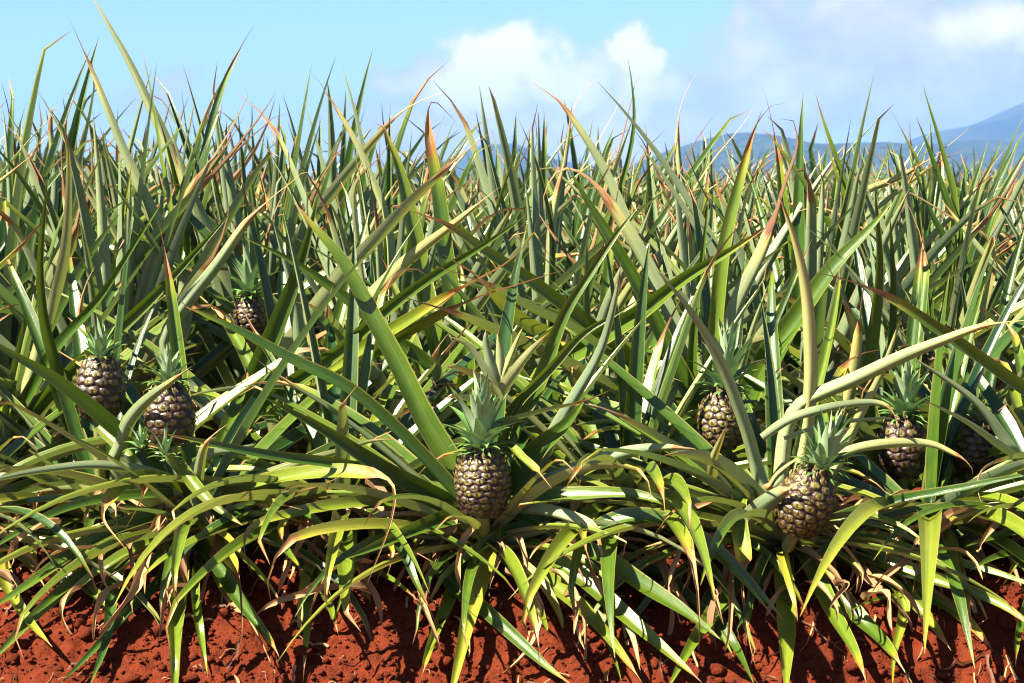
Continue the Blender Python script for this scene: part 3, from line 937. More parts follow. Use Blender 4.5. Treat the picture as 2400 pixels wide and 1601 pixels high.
# ------------------------------------------------------------------ leaves that can be singled out in the photograph
# plant | width px | depth of the tip relative to the plant (m) | yellow | dead share | flags | x,y points in photograph pixels
# flags: < tip listed first, ! free start, t / u upper / under face towards the viewer, b brown dead tip, p pale tan dead tip
TRACE = '''
C 36 0 .45 .12 <u 160,43 185,95 235,220 300,390 380,560 430,760
C 46 .05 .35 .0 <u 212,-14 232,20 272,92 306,153 340,235 375,306 409,392 450,520 490,680
C 15 .1 .5 .0 <t 325,102 347,163 361,255 371,306 385,420 400,520
C 26 .1 .05 .12 <t 601,51 579,85 545,146 521,204 504,255 487,324 470,420 455,560
D 22 0 .2 .0 <t 524,183 506,225 482,280 466,350 450,470
D 18 0 .4 .1 <u 460,194 453,272 436,340 425,430
D 14 0 .2 .0 <t 426,208 434,283 445,350 452,440
C 36 0 .6 .28 <u 572,195 581,232 568,262 545,300 500,375 450,450 400,540 350,650
C 34 .1 .5 .45 <ub 672,267 648,272 613,300 562,347 518,392 470,448 400,540
D 24 0 .2 .14 <u 150,288 136,262 128,234 117,230 116,255 118,300 125,380 130,460
C 20 -.1 .6 .06 <u 82,208 112,250 146,317 170,368 222,460 270,560 330,700
D 14 0 .05 .04 <t 136,213 160,218 184,252 218,306 252,375 290,470
C 26 0 .3 .32 <ub 187,177 174,235 160,265 148,290 146,340 150,430
C 20 0 .2 .05 <u 3,235 12,290 17,350 20,420 24,520
b0 18 -.1 .7 .14 <u 130,336 92,347 50,385 0,428 -60,470 -100,560
C 26 -.15 .3 .0 <t -40,320 0,354 34,392 68,443 112,511 200,640 280,760
C 62 -.1 .4 .08 <ub 383,330 396,330 412,350 430,420 465,515 510,640 545,750 580,860 600,930
C 22 -.1 .5 .05 <tb 368,270 388,324 409,409 432,511 445,600
C 26 -.1 .75 .0 <t 313,371 300,443 286,531 275,620
B 30 -.2 .55 .1 <ub 146,268 150,285 163,375 160,531 153,602 136,680 119,735
b0 34 -.25 .22 .0 t 40,1010 70,975 143,892 221,823 340,715 443,606 507,537 545,495
b0 32 -.35 .35 .0 t 30,1000 75,920 136,813 225,718 306,592 340,537 378,478
0 30 -.3 .2 .0 t 140,875 108,766 96,636 102,534 107,470 112,410
1 38 -.3 .12 .0 t 330,1050 283,1011 136,892 0,813 -70,765
1 38 -.3 .45 .10 u 262,1105 280,1065 292,1004 340,943 399,898 426,875 451,858
b1 27 -.3 .55 .06 u 920,1000 800,940 720,915 647,909 511,915 415,937 392,955
2 40 -.2 .2 .05 t! 1105,1195 1057,1153 984,1073 900,990 800,905 681,847 579,786 443,725 418,697
b2 40 -.25 .2 .0 t! 1070,1080 1004,860 936,817 850,735 800,695 681,612 569,556
b1 48 -.1 .15 .0 t 560,1040 579,925 630,806 681,680 716,580 735,500 748,455
b1 50 0 .6 .15 u 640,880 681,823 797,663 910,538 953,487 1021,422 1106,344 1148,313
C 36 .1 .65 .18 u 560,740 640,640 700,560 760,480 834,385 902,303 946,255 990,230 1058,216
b1 36 -.2 .35 .2 u 390,850 399,770 443,704 490,646 531,595 565,531 623,477 681,426 710,405 741,402
b2 40 .05 .35 .2 <t 1068,285 1060,280 1040,256 1022,230 1012,213 1002,214 1000,240 1004,306 1018,392 1032,460 1038,531 1052,636 1069,725 1090,806 1100,880
2 48 .12 .35 .05 <t 686,473 700,485 740,540 800,602 868,735 936,861 990,977 1050,1075 1070,1110
b2 48 .05 .4 .05 <t 875,285 900,300 936,392 955,480 975,560 985,640 1005,740 1035,860 1072,977 1095,1030
b1 36 -.62 .25 .0 t 540,1050 579,977 681,898 800,820 892,735 1004,653 1106,592 1185,541 1235,500
b1 36 -.66 .55 .3 tp 640,960 720,905 800,851 902,786 1004,725 1106,663 1192,619 1236,578 1253,544 1258,510
b1 34 -.66 .55 .34 tp 700,960 800,885 936,793 1055,728 1124,694 1209,670 1277,646 1341,628
b3 38 -.80 .55 .2 <ub 926,691 987,711 1072,738 1192,789 1294,840 1345,865 1400,900 1500,950
b3 40 -.35 .5 .16 <tp 899,484 936,487 990,504 1059,531 1123,582 1242,660 1310,715 1362,752 1450,830 1500,890
b3 36 -.66 .65 .28 <t 1035,595 1127,653 1192,725 1243,766 1300,810
b3 30 -.72 .3 .22 <u 1014,622 1157,674 1243,725 1345,772 1396,817 1450,870
2 36 -.1 .4 .0 t 1200,1010 1250,930 1290,830 1321,738 1372,660 1447,547 1500,480
2 30 -.15 .4 .0 t 1190,980 1260,895 1311,840 1365,779 1430,745 1500,700
2 38 -.2 .15 .08 ub 1255,1110 1290,1040 1345,943 1396,857 1420,800 1447,684 1457,606
b3 46 -.45 .25 .05 t 1270,880 1345,830 1447,766 1515,725 1600,653 1702,595 1800,530
2 62 -.1 .4 .0 t 1200,1140 1260,1060 1325,1000 1372,935
b4 34 -.2 .55 .0 u 1640,1060 1600,1015 1500,1000 1420,990 1342,997
3 30 -.15 .65 .22 u 1745,1230 1700,1150 1640,1090 1566,1042 1515,1011 1447,973 1379,946 1341,953
b3 26 -.2 .5 .15 u 1330,975 1379,926 1447,895 1515,885 1556,881 1600,895
b4 44 -.05 .4 .0 <t 1330,385 1359,443 1410,521 1464,609 1508,687 1542,755 1585,850 1640,960
b4 46 0 .4 .28 <u 1275,495 1277,440 1292,402 1320,381 1350,393 1396,436 1447,511 1500,600 1540,690 1600,830 1660,960
C 38 0 .5 .14 <u 1219,206 1256,197 1297,218 1338,279 1379,340 1410,392 1437,453 1464,525 1500,610 1560,720
C 24 0 .4 .32 <u 1406,180 1358,218 1338,266 1331,306 1325,375 1311,443 1295,540
C 20 0 .2 .0 <t 1471,136 1481,190 1488,250 1485,324 1464,409 1440,494 1420,580
C 26 0 .55 .5 <u 1510,170 1484,205 1471,290 1457,334 1437,402 1410,490 1390,600
D 26 0 .5 .32 <u 1461,218 1437,272 1396,344 1358,409 1311,484 1270,570
D 22 0 .4 .2 <up 1641,157 1622,190 1600,218 1592,260 1587,300 1590,375 1600,440 1610,560
D 14 0 .2 .0 <t 1250,266 1258,306 1260,354 1265,430 1272,520
C 22 0 .4 .06 <t 1214,276 1236,327 1253,368 1267,426 1277,477 1290,560
C 20 0 .45 .04 <t 1210,320 1198,392 1175,443 1154,531 1140,600
D 18 0 .1 .0 <t 894,238 899,306 916,402 925,480 930,560
C 28 0 .55 .12 <u 722,167 756,201 797,279 820,300 841,358 868,416 889,477 910,560
b2 46 0 .85 .1 <u 1171,439 1124,477 1062,531 960,610 880,700 840,780
C 24 0 .85 .06 <u 950,400 912,453 875,531 850,590 830,660
C 20 0 .4 .2 <ub 943,279 912,340 868,402 830,470
C 22 0 .3 .0 <t 2162,194 2179,255 2199,317 2213,368 2227,426 2240,500
C 36 0 .45 .05 <t 1910,215 1927,266 1947,324 1971,381 1992,443 2009,511 2030,600
C 24 0 .5 .04 <t 1934,320 1951,375 1968,426 1985,477 2005,560
b4 34 0 .55 .16 <t 1841,242 1791,252 1774,272 1760,330 1743,392 1723,470 1706,531 1690,640 1680,760 1668,860
b4 52 0 .45 .34 <ub 1828,278 1845,281 1872,286 1882,306 1876,340 1862,385 1845,415 1825,500 1810,560 1785,620 1745,700 1720,780
C 24 0 .5 .04 <t 1780,300 1804,317 1845,371 1890,436 1934,521 1980,620
C 30 0 .3 .0 <t 2147,273 2172,334 2193,392 2213,450 2230,504 2250,580
D 16 0 .3 .1 <t 2085,252 2111,300 2135,347 2152,392 2165,440
C 22 0 .2 .0 <t 2077,330 2094,385 2118,426 2150,500
C 26 0 .15 .0 <t 2131,361 2148,409 2172,477 2193,531 2230,620
C 24 0 .65 .2 <u 2278,290 2247,324 2213,351 2162,385 2111,419 2053,443 1990,500
C 22 0 .75 .12 <ub 2281,347 2230,361 2196,381 2128,433 2060,487 2026,521 1960,600
D 18 0 .4 .25 <u 2366,337 2332,381 2315,409 2290,470
C 28 0 .2 .0 <t 2430,315 2397,368 2360,436 2332,490 2310,560
C 24 -.1 .6 .5 <up 1992,417 2060,422 2128,450 2196,490 2254,531 2330,600
C 26 0 .4 .65 <up 1855,518 1875,490 1890,480 1940,490 2009,528 2060,570 2090,640
C 22 0 .2 .0 <t 1600,340 1634,426 1668,494 1700,560
D 24 0 .4 .5 <up 1767,245 1746,290 1712,330 1678,364 1640,430 1600,520
D 22 0 .3 .4 <ub 1682,262 1651,300 1617,354 1590,420 1570,500
D 26 0 .9 .1 <t 1664,368 1660,420 1650,531 1645,600
3 36 -.15 .7 .08 <up 1818,433 1840,500 1852,534 1872,602 1890,704 1896,806 1897,909 1889,973 1885,1040
b5 24 -.15 .6 .3 <up 1907,575 1937,616 1968,687 1992,745 2009,823 2015,900
b5 28 -.2 .7 .3 <u 2033,602 2019,704 2005,823 1985,943 1975,1010
3 22 -.1 .6 .05 u 1960,1100 2002,1001 2036,936 2070,868 2094,800 2121,721
b5 38 -.05 .3 .0 t 2030,960 2033,892 2039,806 2053,704 2060,602 2056,534 2050,430
b5 28 -.1 .05 .05 t 2075,920 2077,875 2087,772 2090,636 2085,500
R 46 -.2 .6 .2 <t 1903,640 1975,653 2077,697 2179,766 2281,840 2397,926 2480,1000
3 40 -.25 .5 .14 u 1850,985 1917,932 2009,892 2111,840 2213,800 2308,762 2397,752 2430,750
b6 32 -.1 .45 .0 t 2150,1060 2193,1028 2281,970 2397,895 2490,830
R 24 -.1 .4 .0 <u 2162,936 2264,990 2349,1052 2420,1105
R 30 -.05 .3 .0 <u 2138,837 2213,888 2281,939 2325,990 2370,1060
3 26 -.12 .45 .16 u! 1789,1030 1830,1002 1872,980 1975,953 2063,946 2094,967 2106,1007
3 13 -.10 .4 .15 u! 1838,1030 1940,997 2043,984 2094,982 2135,997
3 26 -.10 .5 .16 u! 1950,1085 2000,1058 2098,1042 2183,1044 2232,1065 2271,1084 2280,1111
b5 38 -.35 .55 .05 <u 1866,939 1907,960 1940,1000 1981,1045 2000,1090
b5 28 -.35 .5 .05 <u 1886,924 1924,939 1975,987 2015,1045 2030,1100
b4 60 -.1 .25 .0 t 1735,990 1760,930 1804,840 1872,745 1958,619 2033,544 2090,475
3 32 -.2 .25 .0 <u 1540,636 1597,700 1651,779 1695,864 1729,953 1760,1045 1775,1110
b4 24 -.1 .25 .0 <t 1662,460 1654,534 1640,653 1627,772 1624,875 1637,977
b4 24 -.1 .5 .0 <u 1801,667 1770,755 1746,840 1730,900
3 26 -.3 .75 .1 <u 1705,995 1690,1030 1668,1095 1690,1150
1 30 -.3 .3 .0 u 450,1170 421,1142 345,1111 230,1094 115,1103 0,1123 -70,1145
1 36 -.35 .6 .35 tp 455,1190 402,1138 345,1122 306,1126 268,1153 245,1192 238,1215 260,1245 295,1287
0 28 -.4 .8 .35 t! 230,1000 252,1020 283,1050 307,1077 333,1107 341,1142 326,1184 290,1247
1 46 -.42 .75 .36 t 430,1140 460,1200 490,1240 512,1280 552,1341 563,1383 567,1479 563,1510
1 30 -.25 .65 .04 t! 420,1085 445,1125 475,1160 510,1192 568,1231
1 38 -.42 .35 .14 tp 391,1248 430,1262 490,1300 529,1356 556,1402 594,1452 636,1506 667,1567
1 46 -.46 .72 .0 t 430,1270 424,1300 418,1383 410,1498 410,1610 408,1660
1 24 -.42 .6 .06 t 470,1300 458,1350 457,1402 471,1498 487,1590
1 40 -.44 .05 .0 t 380,1250 300,1290 265,1383 258,1460 245,1520 211,1605
1 28 -.44 .05 .0 t 390,1350 306,1433 215,1529 140,1605
1 34 -.4 .3 .0 t 400,1260 280,1300 172,1364 115,1414 65,1460 0,1529 -50,1575
1 38 -.35 .35 .0 t 440,1190 383,1203 268,1245 172,1299 77,1364 0,1414 -50,1445
1 34 -.3 .25 .0 t 420,1165 345,1165 268,1172 172,1192 77,1230 0,1276 -50,1300
0 28 -.2 .6 .05 u 250,1160 172,1150 115,1153 57,1165 0,1199 -30,1220
0 28 -.45 .65 .25 t 140,1240 85,1260 75,1300 83,1340 98,1364 111,1387 126,1406
0 32 -.45 .5 .1 tp 130,1310 165,1345 192,1368 249,1414 284,1445 307,1468
L 38 -.4 .7 .08 tp -20,1300 0,1330 23,1391 61,1452 100,1494 123,1517
0 24 -.35 .2 .1 t 60,1230 108,1250 153,1284 172,1307
2 34 -.3 .5 .16 tp 1080,1203 992,1192 896,1180 800,1184 709,1199 613,1222 575,1240 569,1262 572,1300 595,1355
1 36 -.4 .75 .42 tp 500,1180 575,1146 671,1119 800,1105 857,1111 912,1119 930,1128 929,1150 915,1230 877,1326 861,1368
1 30 -.15 .2 .0 u! 452,1111 498,1069 556,1057 600,1040
2 32 -.3 .3 .08 <t 353,1017 395,1019 498,1042 652,1073 800,1092 900,1120 980,1150
2 40 -.2 .2 .0 t 1064,1190 1000,1155 915,1111 850,1070 773,1018 700,975 616,929
b1 34 -.45 .75 .5 up 600,1075 660,1045 709,1032 800,1028 850,1018 900,1015 953,1013 1011,1019 1049,1031 1080,1054
1 30 -.1 .4 .05 u 500,1180 600,1130 720,1085 800,1060 870,1035 930,1030
1 30 -.35 .85 .25 t 537,1210 594,1182 648,1184 709,1195
1 28 -.35 .3 .1 t 640,1180 720,1210 760,1245 800,1284
1 30 -.42 .4 .1 tp 640,1290 700,1320 740,1350 770,1410 785,1460 795,1495
1 24 -.4 .6 .12 t 735,1330 722,1370 721,1460 713,1552 711,1600
1 26 -.38 .4 .05 t 560,1210 598,1232 640,1255 670,1290 709,1337
1 28 -.45 .6 .55 tp 530,1380 560,1420 583,1452 610,1500 650,1590
2 50 -.44 .72 .0 t 1128,1218 1146,1212 1157,1245 1145,1284 1130,1345 1103,1441 1080,1537 1062,1610 1052,1660
2 40 -.36 .4 .0 t 1125,1222 1068,1215 992,1238 896,1276 838,1299 808,1310
2 38 -.4 .55 .46 up 1160,1226 1222,1202 1279,1203 1367,1230 1394,1249 1413,1326 1423,1400 1429,1455
2 36 -.2 .35 .06 t 1183,1203 1260,1169 1375,1161 1490,1161 1560,1180 1620,1205
2 46 -.1 .3 .12 u 1180,1210 1260,1153 1375,1100 1490,1061 1600,1050 1640,1056
b3 32 -.4 .6 .15 up 1340,1160 1394,1134 1452,1130 1524,1142
b3 30 -.4 .55 .15 up 1310,1200 1367,1176 1398,1188 1429,1218
b4 44 -.35 .55 .0 t 1560,1090 1510,1073 1450,1050 1356,1045 1262,1065
2 44 -.42 .45 .06 t 1160,1280 1240,1286 1298,1318 1375,1368 1452,1433 1528,1498 1600,1560 1645,1600
2 40 -.42 .5 .1 tp 1170,1300 1260,1345 1337,1402 1413,1479 1471,1552 1505,1600
2 30 -.35 .5 .05 u 1250,1240 1302,1268 1356,1322 1432,1414 1478,1479 1502,1580
3 44 -.36 .3 .0 t! 1370,1290 1421,1318 1490,1364 1600,1433 1690,1500
b3 38 -.45 .25 .0 t 1440,1310 1528,1340 1600,1391 1670,1460 1720,1540
2 38 -.42 .3 .05 tp 1110,1270 1050,1272 1022,1290 1032,1330 1070,1380 1126,1422 1202,1490 1279,1560 1340,1605
2 34 -.44 .55 .14 tp 1090,1330 1062,1385 1038,1441 1015,1498 1000,1540 983,1605
2 16 -.4 .5 .9 p 900,1250 930,1270 972,1295 1015,1318
2 28 -.4 .5 .0 t 960,1220 900,1240 860,1280 831,1326 800,1402 785,1450
1 22 -.4 .5 .1 t 780,1290 846,1326 915,1356 988,1414
2 32 -.42 .6 .0 t 1235,1330 1248,1391 1260,1422 1287,1487
2 20 -.42 .5 .0 t 1400,1440 1421,1498 1444,1556 1456,1595
2 22 -.3 .8 .4 t! 1200,1050 1222,1076 1256,1103 1294,1146
3 44 -.4 .65 .45 tp 1780,1230 1758,1180 1738,1146 1725,1170 1727,1200 1730,1240 1742,1307 1738,1383 1753,1498 1770,1560
3 50 -.2 .45 .05 u 1815,1245 1784,1192 1715,1115 1657,1077 1600,1065 1555,1068
3 44 -.25 .3 .3 u! 1745,1245 1760,1220 1792,1188 1830,1160 1884,1126
3 30 -.2 .6 .97 p! 1800,1150 1822,1115 1860,1084 1887,1065
3 42 -.38 .6 .1 tp 1880,1275 1960,1285 2022,1299 2137,1345 2271,1387 2367,1429 2400,1456 2440,1490
3 38 -.3 .55 .0 t 1900,1262 1960,1268 2014,1276 2098,1299 2213,1318 2328,1345 2400,1368 2480,1400
3 46 -.45 .72 .03 t 1840,1300 1838,1330 1842,1402 1845,1498 1843,1590 1842,1640
3 38 -.44 .65 .12 tp 1860,1280 1890,1310 1926,1383 1964,1460 2002,1525 2032,1605
3 44 -.44 .35 .18 tp 1930,1350 1960,1390 1990,1425 2022,1460 2079,1517 2137,1600
b5 40 -.85 .55 .08 tp 2030,1290 2060,1310 2091,1337 2137,1402 2175,1448 2213,1502 2229,1525
b5 38 -.85 .3 .08 tp 2120,1360 2170,1385 2186,1402 2252,1441 2309,1502 2328,1529
3 34 -.44 .65 .0 t 2070,1360 2110,1390 2120,1425 2114,1460 2094,1537 2092,1610
3 18 -.35 .4 .0 t 2110,1376 2041,1410 1987,1433
3 28 -.4 .1 .0 t 1840,1260 1792,1337 1765,1395 1726,1479
3 48 -.42 .6 .0 t 1760,1320 1725,1368 1688,1422 1638,1491 1600,1552 1565,1615
2 40 -.3 .3 .05 t! 1400,1240 1440,1222 1500,1214 1560,1226 1620,1255 1677,1291 1753,1364 1838,1455
3 28 -.42 .15 .0 t 1660,1400 1692,1460 1726,1517 1768,1605
b5 38 -.7 .7 .3 t 2060,1215 2100,1205 2135,1207 2175,1238 2198,1276 2209,1350
b5 26 -.7 .5 .1 t 2120,1180 2167,1203 2213,1253 2244,1295
3 36 -.2 .2 .0 t 1930,1240 1964,1222 2098,1180 2232,1153 2400,1115 2470,1105
b5 38 -.4 .45 .0 t 2090,1180 2129,1153 2213,1107 2290,1077 2400,1050 2470,1035
b6 44 -.4 .25 .0 t 2150,1200 2229,1180 2309,1146 2400,1120 2470,1100
R 30 -.2 .5 .35 up 2460,1085 2400,1073 2367,1077 2320,1090 2301,1103 2290,1142 2302,1180
R 28 -.2 .3 .0 t 2460,1235 2400,1245 2330,1262 2260,1282
R 34 -.3 .3 .0 t 2470,1320 2400,1300 2330,1310 2270,1340
R 30 -.42 .4 .1 t 2460,1320 2420,1400 2390,1480 2380,1560
2 26 -.05 .3 .05 u! 1165,930 1150,860 1138,800 1140,770
2 24 -.08 .4 .1 u! 1165,935 1140,880 1096,815 1048,786
2 30 -.10 .8 .12 u! 1164,940 1154,922 1096,875 1035,857
2 22 -.02 .5 .06 u! 1168,930 1172,870 1170,820 1165,775
2 32 -.05 .55 .08 u! 1158,956 1192,902 1243,830 1287,779
2 22 -.02 .7 .05 u! 1172,930 1180,885 1198,840 1226,766
2 24 -.12 .8 .2 u! 1155,962 1120,948 1072,932 1035,934
C 30 -.1 .35 .0 <u 60,560 90,640 130,740 180,860
C 34 0 .3 .0 <u 170,380 210,470 270,560 350,660 430,760
C 36 0 .3 .05 <u 330,440 380,560 440,680 520,800
C 30 0 .35 .06 <u 1000,380 1030,460 1075,570 1130,700
C 38 .05 .35 .0 u 1420,900 1470,760 1540,620 1620,480 1660,420
C 40 .05 .3 .0 u 1760,700 1800,620 1870,500 1950,380 1980,340
C 28 .05 .5 .06 u 2050,760 2120,640 2200,540 2290,440 2330,400
C 30 .05 .4 .06 <u 2200,460 2260,540 2330,630 2420,720
C 32 .05 .3 .0 u 240,760 330,640 420,520 480,440
b1 38 -.1 .3 .0 u 720,900 700,800 690,700 660,590 640,520
b3 36 -.1 .3 .0 u 1360,930 1400,800 1440,680 1500,560 1530,470
'''


def catmull(P, m):
    P = np.array(P, float)
    Q = np.vstack([2 * P[0] - P[1], P, 2 * P[-1] - P[-2]])
    out = []
    for k in range(1, len(Q) - 2):
        for t in np.linspace(0, 1, 12, endpoint=False):
            a, b, c, d = Q[k - 1], Q[k], Q[k + 1], Q[k + 2]
            out.append(0.5 * ((2 * b) + (c - a) * t + (2 * a - 5 * b + 4 * c - d) * t * t + (3 * b - 3 * c + d - a) * t ** 3))
    out.append(P[-1])
    out = np.array(out)
    d = np.concatenate([[0], np.cumsum(np.linalg.norm(np.diff(out, axis=0), axis=1))])
    s = np.linspace(0, d[-1], m)
    return np.stack([np.interp(s, d, out[:, k]) for k in range(3)], 1)


CAMV = np.array([0, 0, CAM_Z])
tr = random.Random(4)


def traced(line):
    tok = line.split()
    key, w, dy, yel, dry, fl = tok[0], float(tok[1]), float(tok[2]), float(tok[3]), float(tok[4]), tok[5]
    if ',' in fl:
        fl = ''; pts = tok[5:]
    else:
        pts = tok[6:]
    px = [tuple(float(q) for q in p.split(',')) for p in pts]
    if '<' in fl:
        px = px[::-1]
    if key in PL:
        o = PL[key]
    else:
        rows = ROW[key]
        y0 = 5.05 if key == 'B' else 5.7 if key == 'C' else 6.4
        o = min(rows, key=lambda p: abs(p.location.x - zx(px[0][0], p.location.y)))
    root = np.array(o.location) + np.array([0, 0, .05])
    y = root[1]
    a = np.array(px)
    d = np.concatenate([[0], np.cumsum(np.linalg.norm(np.diff(a, axis=0), axis=1))])
    d /= d[-1]
    P = [np.array(at(px[i][0], px[i][1], y + (dy * d[i] if '!' not in fl else dy * (.55 + .45 * d[i])))) for i in range(len(px))]
    if '!' not in fl and np.linalg.norm(P[0] - root) > .07:
        # rooted in the plant's heart, out of sight
        P = [root] + P
    P = catmull(P, 30)
    # keep it above the soil
    for i in range(len(P)):
        for _ in range(60):
            if P[i, 1] < 5.9 and P[i, 2] < bank_z(P[i, 0], P[i, 1]) + .012:
                P[i] += (CAMV - P[i]) * .006
            else:
                break
    k = np.array([1, 2, 3, 2, 1.0]); k /= k.sum()
    for c in range(3):
        P[2:-2, c] = np.convolve(P[:, c], k, 'valid')
    az = math.atan2(P[-1, 1] - P[0, 1], P[-1, 0] - P[0, 0])
    T, Wd, N = frame_from(P, az, np.zeros(len(P)))
    # lean the blade so the face seen in the photograph shows
    V = CAMV[None, :] - P
    V /= np.linalg.norm(V, axis=1)[:, None]
    sgn = 1.0 if 't' in fl else -1.0 if 'u' in fl else np.sign(np.mean(np.sum(N * V, 1)))
    lean = 0.75 + tr.uniform(-.15, .25)
    side = tr.uniform(-.35, .35)
    N2 = N * (1 - lean * .55) * (1 if np.mean(np.sum(N * V, 1)) * sgn > -.15 else .25) + sgn * V * lean + side * np.cross(T, V)
    N2 -= T * np.sum(N2 * T, 1)[:, None]
    N2 /= np.linalg.norm(N2, axis=1)[:, None] + 1e-9
    # steady twist
    for c in range(3):
        N2[2:-2, c] = np.convolve(N2[:, c], k, 'valid')
    N2 /= np.linalg.norm(N2, axis=1)[:, None] + 1e-9
    Wd = np.cross(N2, T)
    Wd /= np.linalg.norm(Wd, axis=1)[:, None] + 1e-9
    s = np.linspace(0, 1, len(P))
    drys = 1.0 - dry if dry > 0 else 1.02
    wid = (w * 1.34 / FPX * (y + dy * .5)) * taper(s, drys, .72)
    ch = tr.uniform(.55, .9) - .15 * s + .75 * np.clip((s - drys) / .06, 0, 1)
    ch = np.clip(ch + .12 * np.sin(s * 9 + tr.uniform(0, 6)), .2, 1.35)
    tone = .85 if 'b' in fl else .05 if 'p' in fl else tr.uniform(.1, .55)
    V_, F_, D_, R_ = leaf_arrays(P - np.array(o.location)[None, :], Wd, N2, wid, ch, 6, yel, drys, tr.random(), tone, 0.0)
    link('leaf', mesh_np('leaf', V_, F_, M_LEAF, True, D_, R_), o)


for ln in TRACE.strip().splitlines():
    traced(ln)

# ------------------------------------------------------------------ fruits
f_r = random.Random(3)
for (k, px, py, y, w, kind, tilt, cs, nc, tall, hs) in FRUITS:
    add_fruit(PL[k], px, py, y, w, f_r, kind, tilt, cs, nc, None, tall, hs)
# a little side shoot under the left fruit
for (px, py, y) in ((388, 1070, 4.36), (330, 1052, 4.4)):
    p = at(px, py, y) - PL['1'].location
    add_crown(PL['1'], f_r, (p.x, p.y, p.z), .05, 16, 'shoot_leaf')

# ------------------------------------------------------------------ rows further back
br = random.Random(21)
n_near = 0
for y, step in ((7.75, .42), (8.5, .44), (9.3, .46)):
    half = .245 * y + .55
    x = -half + br.uniform(0, .3)
    while x < half:
        o = new_plant(x, y + br.uniform(-.12, .12), COMMON, 'pineapple plants crowded in the rows behind')
        grow(o, br, {'core': 9, 'mid': 14, 'outer': 6}, None, None, (1.36 - .16 * (x / y / .49 + .5)) * br.uniform(.86, 1.12), .78)
        x += step * br.uniform(.8, 1.2)
        n_near += 1


def whole_plant(r, lo=False):
    """one plant as a single mesh for distances where leaves are thin strokes"""
    Vs, Fs, Ds, Rs = [], [], [], []
    k0 = 0
    a = r.uniform(0, 6.28)
    for cls, n in (('core', 9 if not lo else 7), ('mid', 13 if not lo else 9), ('outer', 6 if not lo else 3)):
        for q in range(n):
            a += 2.4
            V, F, D, R = spec_leaf(r, cls, 8 if not lo else 5, 2)
            ca, sa = math.cos(a), math.sin(a)
            V = np.stack([V[:, 0] * ca - V[:, 1] * sa, V[:, 0] * sa + V[:, 1] * ca, V[:, 2]], 1) * r.uniform(.85, 1.05)
            V[:, 2] += {'core': .10, 'mid': .075, 'outer': .045}[cls]
            Vs.append(V); Fs.append(F + k0); Ds.append(D); Rs.append(R)
            k0 += len(V)
    return np.concatenate(Vs), np.concatenate(Fs), np.concatenate(Ds), np.concatenate(Rs)


FAR = []
for q in range(14):
    V, F, D, R = whole_plant(br)
    FAR.append(mesh_np('pineapple_plant', V, F, M_LEAF, True, D, R))
y = 10.0
n_far = 0
while n_far < 175:
    half = .245 * y + .6
    x = -half + br.uniform(0, .3)
    while x < half:
        o = link('pineapple_plant', br.choice(FAR), None, (x, y + br.uniform(-.15, .15), BED - .02))
        o.rotation_euler = (0, 0, br.uniform(0, 6.28))
        s = br.uniform(1.0, 1.34)
        o.scale = (s, s, s)
        tag(o, 'distant pineapple plant, a thin spiky tuft near the foot of the hills', 'pineapple plant', 'pineapple plants near the skyline of the field')
        x += .52 * br.uniform(.8, 1.2)
        n_far += 1
    y += .82
# what nobody could count beyond
Vs, Fs, Ds, Rs = [], [], [], []
k0 = 0
lows = [whole_plant(br, True) for _ in range(10)]
while y < 75:
    half = .26 * y + 1.5
    x = -half
    while x < half:
        V, F, D, R = br.choice(lows)
        a = br.uniform(0, 6.28); ca, sa = math.cos(a), math.sin(a); s = br.uniform(1.0, 1.18)
        W = np.stack([(V[:, 0] * ca - V[:, 1] * sa) * s + x, (V[:, 0] * sa + V[:, 1] * ca) * s + y, V[:, 2] * s + BED - .02], 1)
        Vs.append(W); Fs.append(F + k0); Ds.append(D); Rs.append(R); k0 += len(W)
        x += (.6 + y * .012) * br.uniform(.8, 1.2)
    y += .9 + y * .03
o = link('distant_pineapple_rows', mesh_np('distant_pineapple_rows', np.concatenate(Vs), np.concatenate(Fs), M_LEAF, True, np.concatenate(Ds), np.concatenate(Rs)))
tag(o, 'far rows of pineapple plants merging into one spiky band', 'plants', None, 'stuff')

# ------------------------------------------------------------------ dead leaves hanging by the soil, clods, straw
dr = random.Random(9)
DEAD = []
for q in range(14):
    n = 14
    s = np.linspace(0, 1, n)
    L = dr.uniform(.14, .32)
    ang = math.radians(dr.uniform(5, 40)) - math.radians(dr.uniform(70, 130)) * s ** dr.uniform(.7, 1.3)
    st = L / (n - 1)
    P = np.stack([np.cumsum(np.cos(ang) * st), np.cumsum(.3 * np.sin(s * dr.uniform(3, 7) + dr.uniform(0, 6)) * st), np.cumsum(np.sin(ang) * st)], 1)
    P -= P[0]
    T, Wd, N = frame_from(P, 0, dr.uniform(-.9, .9) * s + .3 * np.sin(s * 8))
    ch = .9 + .3 * np.sin(s * 11 + dr.uniform(0, 6))
    wid = dr.uniform(.018, .038) * (np.clip(1 - s, 0, 1) ** .6 + .05) * (1 + .2 * np.sin(s * 17))
    V, F, D, R = leaf_arrays(P, Wd, N, wid, ch, 4, .5, -.2, dr.random(), dr.choice([.1, .2, .35, .5, .7]), 0)
    DEAD.append(mesh_np('dead_leaf', V, F, M_LEAF, True, D, R))
